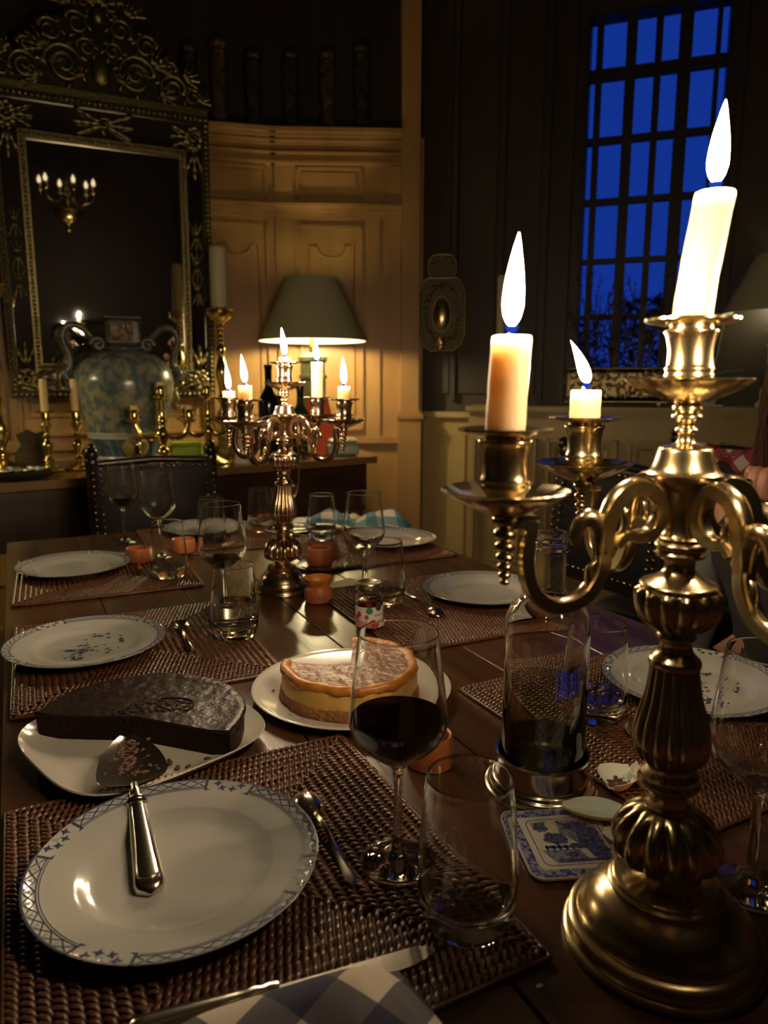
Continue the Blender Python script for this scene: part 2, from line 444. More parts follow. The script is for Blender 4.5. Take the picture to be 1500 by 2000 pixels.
wb = thing('wall_back', 'pine panelled wall between the gilt mirror and the corner', None, (*BEND, 0), radians(-13), kind='structure')
mk('wall_face', wallbox(MB(), -.37, 0.02, 0.0, 0.06, 0, 2.42), 'pine', wb)
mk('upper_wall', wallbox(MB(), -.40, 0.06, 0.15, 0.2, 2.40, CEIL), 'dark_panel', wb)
cornice(wb, -.36, 0.01)
panel_set(wb, -.34, -.035); frieze_panel(wb, -.34, -.035)
mk('dado_panel', wallbox(MB(), -.32, -.055, -.01, .01, .2, .8), 'pine', wb)
mk('dado_rail', wallbox(MB(), -.36, 0.01, -.03, .02, .85, .885), 'pine', wb)
mk('stile', wallbox(MB(), -.24, -.22, .14, .16, 2.44, CEIL), 'dark_panel', wb)
wm = thing('wall_back_left', 'pine panelled wall behind the gilt mirror', None, (.939, 3.902, 0), 0, kind='structure')
mk('wall_face', wallbox(MB(), -1.95, .0, 0.0, 0.06, 0, 2.42), 'pine', wm)
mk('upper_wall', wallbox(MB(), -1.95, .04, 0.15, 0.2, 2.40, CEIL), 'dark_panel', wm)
cornice(wm, -1.95, 0.0)
for a in ((-.45, -.03), (-.92, -.50), (-1.39, -.97), (-1.86, -1.44)):
    panel_set(wm, *a); frieze_panel(wm, *a)
    mk('dado_panel', wallbox(MB(), a[0] + .02, a[1] - .02, -.01, .01, .2, .8), 'pine', wm)
mk('dado_rail', wallbox(MB(), -1.95, 0.0, -.03, .02, .85, .885), 'pine', wm)
for x in (-.42, -1.0, -1.6):
    mk('stile', wallbox(MB(), x - .012, x + .012, .14, .16, 2.44, CEIL), 'dark_panel', wm)
wc = thing('wall_back_right', 'pine panelled wall behind the table lamp', None, (*BEND, 0), radians(-24), kind='structure')
mk('wall_face', wallbox(MB(), -0.01, 0.78, 0.0, 0.06, 0, 2.42), 'pine', wc)
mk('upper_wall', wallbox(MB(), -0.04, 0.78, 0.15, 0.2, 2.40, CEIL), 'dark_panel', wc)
cornice(wc, -0.01, 0.66)
mk('corner_stile', wallbox(MB(), .008, .10, -.022, .01, .885, 2.04), 'pine', wc)
mk('corner_stile', wallbox(MB(), .008, .10, -.022, .01, 2.09, 2.28), 'pine', wc)
panel_set(wc, .125, .46); frieze_panel(wc, .115, .46)
mk('stile', wallbox(MB(), .475, .55, -.016, .01, .885, 2.02), 'pine', wc)
mk('dado_panel', wallbox(MB(), .14, .44, -.01, .01, .2, .8), 'pine', wc)
mk('dado_rail', wallbox(MB(), -.01, .66, -.03, .02, .85, .885), 'pine', wc)
for x in (.35, .52):
    mk('stile', wallbox(MB(), x - .008, x + .008, .14, .16, 2.44, CEIL), 'dark_panel', wc)
pil = thing('trim_1', 'tall pine pilaster between lamp wall and window wall', None, (*BEND, 0), radians(-24), kind='structure')
mk('shaft', wallbox(MB(), .66, .755, -.07, .14, 1.03, CEIL), 'pine', pil)
mk('plinth', wallbox(MB(), .645, .765, -.09, .14, 0, .985), 'pine', pil)
for z, h, p in ((.985, .02, .10), (1.005, .015, .092), (1.02, .014, .08)):
    mk('plinth_cap', wallbox(MB(), .655 - (p - .08), .758 + (p - .08), -p, .14, z, z + h), 'pine', pil)

# ---- window wall (local x runs along the wall to the right, y outwards)
PW = (2.003, 3.592)
ww = thing('wall_window', 'dark panelled wall holding the tall night window', None, (*PW, 0), radians(-46), kind='structure')
WX0, WX1, WZ0, WZ1 = 0.855, 1.50, 1.20, 2.905
for a in ((-.02, WX0, 0, CEIL), (WX1, 2.5, 0, CEIL), (WX0, WX1, 0, WZ0), (WX0, WX1, WZ1, CEIL)):
    mk('wall_face', wallbox(MB(), a[0], a[1], 0, .12, a[2], a[3]), 'dark_panel', ww)
for x0, x1 in ((.03, .20), (.25, .44), (.50, .66)):
    mk('panel', wallbox(MB(), x0, x1, -.018, 0.005, 1.12, CEIL - .12), 'dark_panel', ww)
for x in (.225, .47, .69, .80, 1.54):
    mk('stile', wallbox(MB(), x - .014, x + .014, -.035, 0.005, 1.08, CEIL), 'dark_panel', ww)
mk('dado_face', wallbox(MB(), .0, .36, -.012, .005, .0, .99), 'ledge_paint', ww)
mk('dado_rail', wallbox(MB(), .0, .36, -.05, .005, .99, 1.02), 'ledge_paint', ww)
mk('dado_panel', wallbox(MB(), .06, .30, -.024, -.005, .15, .9), 'ledge_paint', ww)
wn = thing('window_1', 'tall many paned window showing deep blue dusk', None, (*PW, 0), radians(-46), kind='structure')
mk('frame', wallbox(wallbox(wallbox(wallbox(MB(), WX0, WX0 + .016, 0, .11, WZ0, WZ1), WX1 - .018, WX1, 0, .11, WZ0, WZ1), WX0, WX1, 0, .11, WZ1 - .012, WZ1), WX0, WX1, 0, .11, WZ0, WZ0 + .03), 'window_frame', wn)
xb = [(.899, .928), (1.035, 1.082), (1.165, 1.197), (1.27, 1.328), (1.43, 1.45)]
zb = [(2.614, 2.665), (2.327, 2.357), (2.044, 2.073), (1.764, 1.788), (1.49, 1.515)]
for i, (a, b) in enumerate(xb):
    mk('glazing_bar', wallbox(MB(), a, b, .015, .07, WZ0 + .03, WZ1 - .012), 'window_frame', wn)
for a, b in zb:
    mk('transom_bar', wallbox(MB(), WX0 + .016, WX1 - .018, .02, .06, a, b), 'window_frame', wn)
xs = [WX0 + .016] + [q for p in xb for q in p] + [WX1 - .018]
zs = [WZ0 + .03] + [q for p in reversed(zb) for q in p] + [WZ1 - .012]
for i in range(0, len(xs), 2):
    for j in range(0, len(zs), 2):
        mk('pane', wallbox(MB(), xs[i], xs[i + 1], .036, .039, zs[j], zs[j + 1]), 'pane_glass', wn)
mk('sill', wallbox(MB(), WX0 - .04, WX1 + .04, -.05, .0, WZ0 - .03, WZ0), 'window_frame', wn)

# trees outside: trunk, branches and leaf sprays a few metres beyond the glass
def tree(loc, h, r, label, seed, dens=700):
    rn = random.Random(seed)
    t = thing('tree', label, 'tree', loc, 0, 'trees outside the window')
    b = MB(); b.tube([(0, 0, 0), (.03, .02, h * .4), (0, 0, h * .75)], [.09, .06, .02], 6)
    mk('trunk', b, 'tree_dark', t)
    b = MB()
    for k in range(12):
        a = rn.uniform(0, 2 * pi); z = h * rn.uniform(.25, .75); q = r * rn.uniform(.5, 1)
        b.tube([(0, 0, z), (q * .5 * cos(a), q * .5 * sin(a), z + h * .08), (q * cos(a), q * sin(a), z + h * .22)], [.02, .012, .004], 4)
    mk('branches', b, 'tree_dark', t)
    b = MB()
    for k in range(dens):
        a = rn.uniform(0, 2 * pi); u = rn.uniform(0, 1) ** .6; z = rn.uniform(.15, 1)
        q = r * u * (1.1 - abs(z - .45) * 1.2)
        c = Vector((q * cos(a), q * sin(a), z * h))
        M = Matrix.Rotation(rn.uniform(0, 6), 3, 'Z') @ Matrix.Rotation(rn.uniform(-1, 1), 3, 'X')
        L = rn.uniform(.04, .09)
        b.add([c + M @ Vector(p) for p in ((0, -L, 0), (L * .4, 0, .01), (0, L, 0), (-L * .4, 0, -.01))], [(0, 1, 2, 3)])
    mk('foliage', b, 'tree_dark', t, kind='stuff')
tree((4.6, 5.3, -.9), 2.6, .6, 'dark bare tree low in the left panes of the window', 1, 900)
tree((6.0, 5.6, -.9), 2.95, .85, 'dark bushy tree filling the lower middle window panes', 2, 1500)
tree((6.3, 3.9, -.9), 2.8, .8, 'dark tree low in the right panes of the window', 3, 1500)
mb = MB(); mb.prism([(3.2,3.6), (9,1), (11,8), (3,9)], -1.0, -.9)
mk('ground', mb, 'tree_dark', kind='structure', label='dark ground outside the window')

# ---- panelled window ledge cabinet (same local frame)
lg = thing('ledge_cabinet', 'panelled pine ledge cabinet under the window', 'cabinet', (*PW, 0), radians(-46))
mk('body', wallbox(MB(), .37, 2.45, -.26, -.002, 0.0, 1.02), 'ledge_paint', lg)
mk('top_board', wallbox(MB(), .36, 2.46, -.29, -.002, 1.036, 1.06), 'ledge_paint', lg)
mk('top_moulding', wallbox(MB(), .365, 2.455, -.272, -.002, 1.02, 1.036), 'ledge_paint', lg)
for x0, x1 in ((.40, .72), (.77, 1.10), (1.15, 1.50), (1.55, 1.95)):
    d = mk('door', wallbox(MB(), x0, x1, -.268, -.262, .22, .905), 'ledge_paint', lg)
    b = MB()
    for a in ((x0, x1, .89, .905), (x0, x1, .22, .235), (x0, x0 + .014, .22, .905), (x1 - .014, x1, .22, .905)):
        wallbox(b, a[0], a[1], -.294, -.266, a[2], a[3])
    mk('door_moulding', b, 'ledge_paint', d)
    xm = (x0 + x1) / 2; hw = (x1 - x0) / 2 - .045; r = hw * .55; zt = .86
    pts = [(xm - hw, .27), (xm - hw, zt), (xm - r, zt)] + [(xm + r * cos(pi + pi * k / 10), zt + r * .8 * sin(pi + pi * k / 10)) for k in range(1, 10)] + [(xm + r, zt), (xm + hw, zt), (xm + hw, .27)]
    b = MB(); b.tube([(x, -.27, z) for x, z in pts], .008, 6, closed=True, up=(0, 1, 0))
    mk('door_bead', b, 'ledge_paint', d, smooth=50)
def ledge_pos(x, y=-.14, z=1.06):
    a = radians(-46); return (PW[0] + x * cos(a) - y * sin(a), PW[1] + x * sin(a) + y * cos(a), z)

# ================================================================== dining table
TT = 0.75
tb = thing('dining_table', 'long dark plank dining table laid for dessert', 'table', (0, 0, 0))
ex = [-.045, .125, .285, .445, .62, .80, .972]
for i in range(6):
    mk('plank', MB().bbox(((ex[i] + ex[i + 1]) / 2, .88, TT - .0175), (ex[i + 1] - ex[i] - .0022, 2.56, .035), .0012), 'table_wood', tb)
mk('apron', wallbox(wallbox(wallbox(wallbox(MB(), .03, .06, -.32, 2.08, .61, .714), .87, .90, -.32, 2.08, .61, .714), .03, .90, 2.05, 2.08, .61, .714), .03, .90, -.32, -.29, .61, .714), 'dark_wood', tb)
lp = smoothprof([(.03, 0), (.036, .05), (.028, .1), (.036, .18), (.044, .3), (.03, .42), (.04, .46), (.03, .5), (.042, .56), (.042, .714)], 3)
for x in (.045, .885):
    for y in (-.30, 2.06):
        mk('leg', lambda: MB().lathe(lp, 16), 'dark_wood', tb, (x, y, 0), smooth=40, key='table_leg')

# ================================================================== leather chairs
def chair(label, loc, rz, nails_side='front'):
    t = thing('dining_chair', label, 'chair', loc, rz, 'studded leather dining chairs')
    W = .20
    mk('seat', MB().bbox((0, 0, .455), (.42, .40, .06), .02), 'leather', t, smooth=40, key='ch_seat')
    mk('seat_rail', MB().bbox((0, 0, .41), (.40, .38, .04), .004), 'chair_wood', t, key='ch_rail')
    for x, y in ((-.18, -.17), (.18, -.17)):
        mk('leg', lambda: MB().lathe(smoothprof([(.018, 0), (.026, .03), (.016, .08), (.024, .2), (.016, .33), (.024, .36), (.024, .41)], 3), 12), 'chair_wood', t, (x, y, 0), smooth=40, key='ch_leg')
    for x in (-.19, .19):
        p = mk('back_post', lambda: MB().tube([(0, .17, 0), (0, .175, .42), (0, .20, .70), (0, .225, .955)], [.022, .022, .021, .02], 8), 'chair_wood', t, (x, 0, 0), smooth=40, key='ch_post')
        mk('finial', lambda: MB().ell((0, .228, .985), (.022, .026, .03), 10, 8).ell((-.0, .215, 1.005), (.014, .022, .018), 8, 6).lathe([(.02, -.012), (.024, 0), (.018, .012)], 10, (0, .226, .96)), 'chair_wood', p, smooth=60, key='ch_fin')
    # leather back panel, leaning a little
    def back():
        b = MB(); n = 8
        V = []; F = []
        for i in range(n + 1):
            for j in range(n + 1):
                u = i / n; v = j / n
                x = (u - .5) * .36; z = .66 + v * .285
                y = .197 + (z - .70) * .10 - .016 * (sin(pi * u) ** .5) * (sin(pi * v) ** .5) - .012
                V.append((x, y, z))
        for i in range(n):
            for j in range(n):
                a = i * (n + 1) + j; F.append((a, a + n + 1, a + n + 2, a + 1))
        b.add(V, F); b.box((0, .205, .80), (.36, .012, .285), Matrix.Rotation(-.1, 3, 'X')); return b
    mk('back_panel', back, 'leather', t, smooth=50, key='ch_back')
    mk('top_rail', lambda: MB().tube([(-.19, .222, .952), (0, .228, .962), (.19, .222, .952)], .012, 8), 'chair_wood', t, smooth=50, key='ch_top')
    mk('lower_rail', lambda: MB().box((0, .197, .65), (.38, .022, .03)), 'chair_wood', t, key='ch_low')
    nail = lambda: MB().ell((0, 0, 0), (.0052, .004, .0052), 8, 6)
    def yz(z): return .178 + (z - .70) * .10
    for k in range(17):
        mk('nail', nail, 'nail', t, (-.168 + k * .021, yz(.935) , .938), smooth=60, key='nail')
    for k in range(12):
        for x in (-.168, .168):
            mk('nail', nail, 'nail', t, (x, yz(.68 + k * .0215), .68 + k * .0215), smooth=60, key='nail')
    for k in range(1, 16):
        mk('nail', nail, 'nail', t, (-.168 + k * .021, yz(.672), .672), smooth=60, key='nail')
    for k in range(14):
        z = .64 + k * .022
        for x in (-.19, .19):
            mk('nail', nail, 'nail', t, (x, .17 + (z - .64) * .09, z), smooth=60, key='nail')
    return t
c1 = chair('black leather chair with brass studs at the far table end', (.40, 2.26, 0), 0)
c1.scale = (1, 1, .962)
chair('black leather chair at the right table side, behind the water bottle', (1.17, 1.42, 0), radians(-90))
c3 = chair('leather chair under the seated person at the right edge', (1.30, .77, 0), radians(-90))
c3.scale = (1, 1, .86)
def cloth_red():
    b = MB(); n, m = 14, 16; V = []; F = []
    for i in range(n + 1):
        for j in range(m + 1):
            u = i / n; v = j / m
            x = (u - .5) * .34
            if v < .5: yy = -.026 + .006 * sin(u * 17); z = .74 + v * 2 * .225
            else: yy = .022 + .005 * sin(u * 13); z = .965 - (v - .5) * 2 * .2
            if .44 < v < .56: yy = (v - .5) / .06 * .022; z = .972
            V.append((x, .222 + yy, z + .004 * sin(u * 9)))
    for i in range(n):
        for j in range(m):
            a = i * (m + 1) + j; F.append((a, a + m + 1, a + m + 2, a + 1))
    return b.add(V, F)
mk('gingham_cloth', cloth_red(), 'red_gingham', None, (1.86, 1.56, 0), (0, 0, radians(-78)), smooth=80, uv=lambda c: (c.x * 1.9 + c.z * 1.9, c.z * 1.9 - c.x * 1.9),
   label='red and white gingham cloth hung over a chair back', cat='cloth')
c4 = chair('leather chair carrying the red gingham cloth', (1.86, 1.56, 0), radians(-78))

# ================================================================== placemats
MW, ML, MH = .36, .385, .0078
def weave():
    b = MB(); rn = random.Random(3)
    pitch, row = .0066, .0098
    def stitch(c, d, lean):
        # one cane loop: rises out of the row, crosses it at a slant and dives again
        dv = Vector((cos(d + lean), sin(d + lean), 0)); L = .0062 * rn.uniform(.85, 1.2)
        z0 = .0020
        pts = [c - dv * L + Vector((0, 0, z0)), c - dv * L * .45 + Vector((0, 0, .0058)), c + dv * L * .45 + Vector((0, 0, .0062 + rn.uniform(-.0006, .0006))), c + dv * L + Vector((0, 0, z0))]
        b.tube(pts, [.0013, .0021, .0021, .0013], 5, caps=False)
    n = int(min(MW, ML) / 2 / row)
    for k in range(n):
        hx, hy = MW / 2 - row * (k + .5), ML / 2 - row * (k + .5)
        for (ax, ay, bx, by) in ((-hx, -hy, hx, -hy), (hx, -hy, hx, hy), (hx, hy, -hx, hy), (-hx, hy, -hx, -hy)):
            L = sqrt((bx - ax) ** 2 + (by - ay) ** 2); m = max(1, int(L / pitch)); d = atan2(by - ay, bx - ax)
            for i in range(m):
                t = (i + .5) / m
                stitch(Vector((ax + (bx - ax) * t, ay + (by - ay) * t, 0)), d, radians(60 if k % 2 else 52) + rn.uniform(-.12, .12))
    return b
def placemat(label, loc, rz=0):
    t = thing('placemat', label, 'placemat', (loc[0], loc[1], TT), rz, 'woven rattan placemats')
    mk('backing', lambda: MB().bbox((0, 0, .0017), (MW - .004, ML - .004, .0034), .0015), 'rattan_dark', t, key='mat_back')
    mk('woven_cane', weave, 'rattan', t, key='mat_weave', smooth=70, kind='stuff')
    def edge():
        b = MB(); hx, hy = MW / 2, ML / 2; pts = []
        for (ax, ay, bx, by) in ((-hx, -hy, hx, -hy), (hx, -hy, hx, hy), (hx, hy, -hx, hy), (-hx, hy, -hx, -hy)):
            for i in range(12): pts.append((ax + (bx - ax) * i / 12, ay + (by - ay) * i / 12, .0032))
        b.tube(pts, .0024, 6, closed=True, up=(0, 0, 1)); return b
    mk('rim', edge, 'rattan', t, key='mat_edge', smooth=70)
    return t
placemat('rattan placemat under the nearest plate and cutlery', (.142, .558))
placemat('rattan placemat under the floral plate beside the chocolate cake', (.150, 1.165), radians(-1))
placemat('rattan placemat at the far left table corner', (.155, 1.69), radians(-2))
placemat('rattan placemat behind the foreground candelabra', (.705, .612), radians(1))
placemat('rattan placemat with the spoon right of the jam jar', (.695, 1.145), radians(-1))
placemat('rattan placemat at the far right of the table', (.775, 1.675), radians(-2))
placemat('rattan placemat at the head of the table', (.475, 1.965), radians(88))

# ================================================================== plates
PR = .119
def plate_profile():
    up = [(0, .0055), (.060, .0055), (.070, .0065), (.078, .0110), (.084, .0130), (.100, .0150), (.117, .0178), (PR - .001, .0188), (PR, .0181)]
    dn = [(PR - .001, .0172), (.104, .0125), (.084, .0085), (.070, .0040), (.068, 0), (.060, 0), (.058, .002), (0, .0025)]
    return up + dn
def rim_z(r):
    P = [(0, .0055), (.060, .0055), (.070, .0065), (.078, .0110), (.084, .0130), (.100, .0150), (.117, .0178), (PR, .0188)]
    for (a, za), (c, zc) in zip(P, P[1:]):
        if r <= c: return za + (zc - za) * (r - a) / (c - a)
    return .0188
LIFT = .00022
def pp(r, a): return (r * cos(a), r * sin(a), rim_z(r) + LIFT)
def arcband(b, r0, r1, a0, a1, step=.035):
    n = max(2, int(abs(a1 - a0) / step)); V = []; F = []
    for i in range(n + 1):
        a = a0 + (a1 - a0) * i / n; V += [pp(r0, a), pp(r1, a)]
    for i in range(n): F.append((2 * i, 2 * i + 1, 2 * i + 3, 2 * i + 2))
    b.add(V, F)
def flat_poly(b, pts, z=None):
    V = [(x, y, (rim_z(sqrt(x * x + y * y)) + LIFT) if z is None else z) for x, y in pts]
    cx = sum(p[0] for p in V) / len(V); cy = sum(p[1] for p in V) / len(V); cz = sum(p[2] for p in V) / len(V)
    n = len(V); b.add(V + [(cx, cy, cz)], [(i, (i + 1) % n, n) for i in range(n)])
def star(b, r, a, s, rot=0, k=4):
    cx, cy = r * cos(a), r * sin(a); pts = []
    for i in range(2 * k):
        q = s if i % 2 == 0 else s * .42
        t = rot + a + pi * i / k; pts.append((cx + q * cos(t), cy + q * sin(t)))
    flat_poly(b, pts)
def rim_print():
    b = MB(); q = pi / 2
    for k in range(4):
        c = k * q + q / 2; a0, a1 = c - q * .36, c + q * .36
        arcband(b, .1185, .1200, a0, a1); arcband(b, .1060, .1068, a0 + .01, a1 - .01); arcband(b, .1079, .1090, a0, a1)
        n = 9; st = (a1 - a0) / n
        for i in range(n):                       # lattice crosses between the lines
            t0 = a0 + i * st
            for (ra, rb) in ((.1092, .1184), (.1184, .1092)):
                w = .010; V = [pp(ra, t0 - w), pp(ra, t0 + w), pp((ra + rb) / 2, t0 + st * .5 + w), pp((ra + rb) / 2, t0 + st * .5 - w), pp(rb, t0 + st + w), pp(rb, t0 + st - w)]
                b.add(V, [(0, 1, 2, 3), (3, 2, 4, 5)])
        for e, sg in ((a0, -1), (a1, 1)):       # flared ends
            arcband(b, .1055, .1195, e, e + sg * .022)
            flat_poly(b, [(.1045 * cos(e), .1045 * sin(e)), (.1085 * cos(e), .1085 * sin(e)), (.1045 * cos(e + sg * .06), .1045 * sin(e + sg * .06))])
        g = k * q                               # four little stars in the gap
        star(b, .1145, g - .105, .0052, .3); star(b, .1085, g - .04, .0050, .1); star(b, .1085, g + .055, .0050, .5); star(b, .1145, g + .11, .0052, .2)
    return b
def rim_pale():
    b = MB(); q = pi / 2
    for k in range(4):
        c = k * q + q / 2; a0, a1 = c - q * .36, c + q * .36; n = 9; st = (a1 - a0) / n
        for i in range(n):
            star(b, .1138, a0 + (i + .5) * st + st * .5 if i < n - 1 else a0 + .5 * st * 0 + st * .5, .0034, 0, 3)
        star(b, .1145, k * q, .0040, 0, 5)
    arcband(b, .0800, .0804, 0, 2 * pi, .06); 
    return b
def posy(seed):
    rn = random.Random(seed); b = MB()
    def blob(x, y, s, n=7):
        o = rn.uniform(0, 6)
        flat_poly(b, [(x + s * (1 + .4 * sin(3 * t + o)) * cos(t), y + s * .8 * (1 + .4 * cos(2 * t + o)) * sin(t)) for t in [2 * pi * i / n for i in range(n)]], .0055 + LIFT + rn.uniform(0, .00012))
    for cx, cy, n, sp in ((-.012, -.008, 22, .016), (.020, .024, 7, .010), (-.030, -.022, 6, .008), (.045, -.004, 5, .007), (.010, -.036, 6, .010)):
        for i in range(n):
            blob(1.25 * cx + rn.gauss(0, sp * 1.15), 1.25 * cy + rn.gauss(0, sp * .85), rn.uniform(.0020, .0052))
    for i in range(10):
        a = rn.uniform(0, 6.28); x0, y0 = -.01, -.005; x1, y1 = x0 + .035 * cos(a), y0 + .03 * sin(a)
        dx, dy = -sin(a) * .0005, cos(a) * .0005
        flat_poly(b, [(x0 + dx, y0 + dy), (x0 - dx, y0 - dy), (x1 - dx, y1 - dy), (x1 + dx, y1 + dy)], .0055 + LIFT)
    return b
def plate(label, x, y, rz=0, flower=None, on_mat=True, tilt=None):
    t = thing('dinner_plate', label, 'plate', (x, y, TT + (MH if on_mat else 0) + .0004), rz, 'blue rimmed dinner plates')
    mk('dish', lambda: MB().lathe(plate_profile(), 72), 'porcelain', t, smooth=60, key='plate')
    mk('rim_pattern', rim_print, 'blue_print', t, key='plate_rim')
    mk('pale_pattern', rim_pale, 'pale_print', t, key='plate_pale')
    if flower is not None: mk('flower_pattern', lambda: posy(flower), 'blue_print', t, key='posy%d' % flower)
    return t
plate('empty plate holding the cake server handle', .094, .576, radians(52))
plate('plate with a blue posy, left of the water tumbler', .074, 1.180, radians(25), 5)
plate('plate nearest the far left corner of the table', .094, 1.720, radians(60))
plate('plate at the head of the table behind the dark wine glass', .461, 2.015, radians(10))
plate('plate at the far right, beside the blue gingham napkin', .856, 1.655, radians(40))
plate('plate between the jam jar and the water bottle neck', .800, 1.150, radians(15))
plate('plate with a blue posy behind the foreground candelabra stem', .800, .648, radians(30), 9)
def side_plate():
    return MB().lathe([(0, .004), (.045, .004), (.055, .008), (.078, .013), (.079, .012), (.055, .004), (.045, 0), (0, .001)], 40)
mk('side_plate', side_plate(), 'porcelain', None, (.685, 1.955, TT + .0003), smooth=60, label='small cream side plate behind the far candelabra', cat='plate')

# ================================================================== glassware
def glass_shell(outer, inner, seg=48):
    return MB().lathe(outer + inner, seg)
def wine_glass(label, x, y, fill=0.0, z=TT, scale=1.0, name='wine_glass', wine='red_wine'):
    t = thing(name, label, 'wine glass', (x, y, z + .0004), 0, 'stemmed wine glasses', scale=scale)
    outer = [(0, .0), (.031, .0), (.0325, .0012), (.0315, .0026), (.020, .0042), (.009, .0075), (.0055, .014), (.0040, .03), (.0037, .055), (.0042, .080), (.0065, .0905), (.013, .0965), (.026, .1065), (.0365, .1175), (.0412, .1285), (.0418, .136), (.0395, .160), (.0362, .186), (.0335, .2075), (.0333, .2090), (.0332, .2100), (.0328, .2108)]
    inner = [(.0324, .2104), (.0323, .2096), (.0324, .2085), (.0326, .2070), (.0352, .186), (.0385, .160), (.0408, .136), (.0402, .129), (.0355, .1186), (.025, .1078), (.013, .0985), (.004, .0945), (0, .0940)]
    def sh():
        so = smoothprof(outer[3:], 2); si = smoothprof(inner, 2)
        return MB().lathe(outer[:3] + so + si, 48)
    mk('glass_body', sh, 'glass', t, smooth=70, key='wg_shell')
    if fill > 0:
        P = [(.0, .0946), (.004, .0950), (.013, .0990), (.025, .1083), (.0353, .1190), (.0399, .129), (.0405, .136), (.0383, .160), (.035, .186)]
        top = .0945 + fill; prof = []
        for (r0, z0), (r1, z1) in zip(P, P[1:]):
            prof.append((r0, z0))
            if z1 >= top:
                k = (top - z0) / (z1 - z0); prof.append((r0 + (r1 - r0) * k, top)); break
        prof.append((prof[-1][0] * .5, top)); prof.append((0, top))
        mk('wine', lambda: MB().lathe(prof, 48), wine, t, smooth=50, key='wine%.3f' % fill)
    return t
wine_glass('nearest wine glass, half full of red wine', .269, .506, .042, TT + MH)
wine_glass('empty wine glass cut by the right edge of the picture', .524, .352)
wine_glass('wine glass with dark red wine behind the water tumbler', .304, 1.222, .020, TT + MH)
wine_glass('dark wine glass in front of the far leather chair', .241, 2.023, .030)
wine_glass('wine glass with a last pink drop, above the far left placemat', .287, 1.755, .003, TT + MH)
wine_glass('wine glass with a sip of wine in front of the blue napkin', .598, 1.272, .008)
def tumbler(label, x, y, water=0.0, z=TT):
    t = thing('tumbler', label, 'tumbler', (x, y, z + .0004), 0, 'clear water tumblers')
    def sh():
        o = smoothprof([(.029, .0), (.0325, .0025), (.0365, .014), (.0385, .030), (.0382, .055), (.0358, .090), (.0334, .1140), (.0331, .1178), (.0329, .1195), (.0328, .1206), (.0324, .1215)], 3)
        i = smoothprof([(.0319, .1210), (.0318, .1200), (.0319, .1185), (.0322, .1145), (.0346, .090), (.0370, .055), (.0372, .034), (.0345, .022), (.026, .0175), (.012, .0150), (0, .0145)], 3)
        return MB().lathe([(0, .0008), (.020, .0004)] + o + i, 48)
    mk('glass_body', sh, 'glass', t, smooth=70, key='tumbler')
    None and mk('heavy_base', lambda: MB().lathe(smoothprof([(0, .0012), (.027, .0010), (.0315, .0035), (.0352, .0135), (.034, .0185), (.026, .0158), (.012, .0138), (0, .0133)], 3), 40), 'glass_base', t, smooth=60, key='tumbler_base')
    if water > 0:
        P = [(0, .0141), (.012, .0146), (.026, .0170), (.0350, .0215), (.0377, .034), (.0375, .055), (.0363, .075)]
        top = water; prof = []
        for (r0, z0), (r1, z1) in zip(P, P[1:]):
            prof.append((r0, z0))
            if z1 >= top:
                k = (top - z0) / (z1 - z0); prof.append((r0 + (r1 - r0) * k, top)); break
        prof += [(prof[-1][0] * .5, top), (0, top)]
        mk('water', lambda: MB().lathe(prof, 40), 'water', t, smooth=50, key='twater%.3f' % water)
    return t
tumbler('nearest empty tumbler by the knife tip', .285, .421, 0, TT + MH)
tumbler('tumbler half full of water, right of the floral plate', .300, 1.140, .058, TT + MH)
tumbler('empty tumbler on the far left placemat', .275, 1.578, 0, TT + MH)
tumbler('tumbler behind the glass of dark red wine', .440, 1.868, 0, TT + MH)
tumbler('tumbler left of the far candelabra stem', .606, 1.975, 0, TT + MH)
tumbler('tumbler right of the far candelabra stem', .716, 1.79, 0, TT + MH)
tumbler('tumbler standing behind the jam jar', .604, 1.192, 0, TT + MH)
tumbler('tumbler half hidden behind the water bottle', .625, .648, .03, TT + MH)
t = thing('champagne_flute', 'champagne flute with a little pale wine behind the candelabra', 'wine glass', (.655, 1.86, TT + MH + .0004))
mk('glass_body', MB().lathe([(0, 0), (.030, 0), (.031, .001), (.028, .0025), (.008, .006), (.0036, .015), (.0034, .085), (.006, .095)] + smoothprof([(.012, .103), (.020, .125), (.0245, .155), (.0245, .19), (.0225, .225)], 3) + smoothprof([(.0217, .224), (.0237, .19), (.0236, .155), (.019, .126), (.010, .106), (0, .101)], 3), 40), 'glass', t, smooth=70)
mk('wine', MB().lathe([(0, .1015), (.010, .1065), (.0185, .1262), (.0215, .140), (0, .140)], 32), 'champagne', t, smooth=50)

# water bottle in a silver wine coaster
t = thing('bottle_coaster', 'round silver bottle coaster under the water bottle', 'coaster', (.472, .562, TT + .0004))
mk('gallery', MB().lathe([(.045, .0015), (.0475, .0015), (.0475, .033), (.049, .036), (.0485, .038), (.0465, .0375), (.0462, .034), (.0462, .006)], 64, closed=True), 'silver', t, smooth=40)
mk('base', MB().lathe(smoothprof([(0, 0), (.054, 0), (.056, .002), (.055, .005), (.052, .007), (.051, .0095), (.048, .011), (.046, .008), (.045, .005), (0, .005)], 2), 64), 'silver', t, smooth=50)
t = thing('water_bottle', 'clear screw neck bottle half full of water', 'bottle', (.472, .562, TT + .0062))
bo = [(0, .004), (.030, .001), (.038, 0), (.0425, .004), (.0432, .012), (.0432, .165), (.0425, .178), (.038, .190), (.028, .1985), (.019, .203), (.0165, .210), (.0160, .220), (.0160, .246), (.0185, .2475), (.0185, .2505), (.0160, .2525), (.0160, .257), (.0170, .258), (.0170, .2595), (.0160, .261), (.0160, .2655), (.0160, .2668), (.0157, .268)]
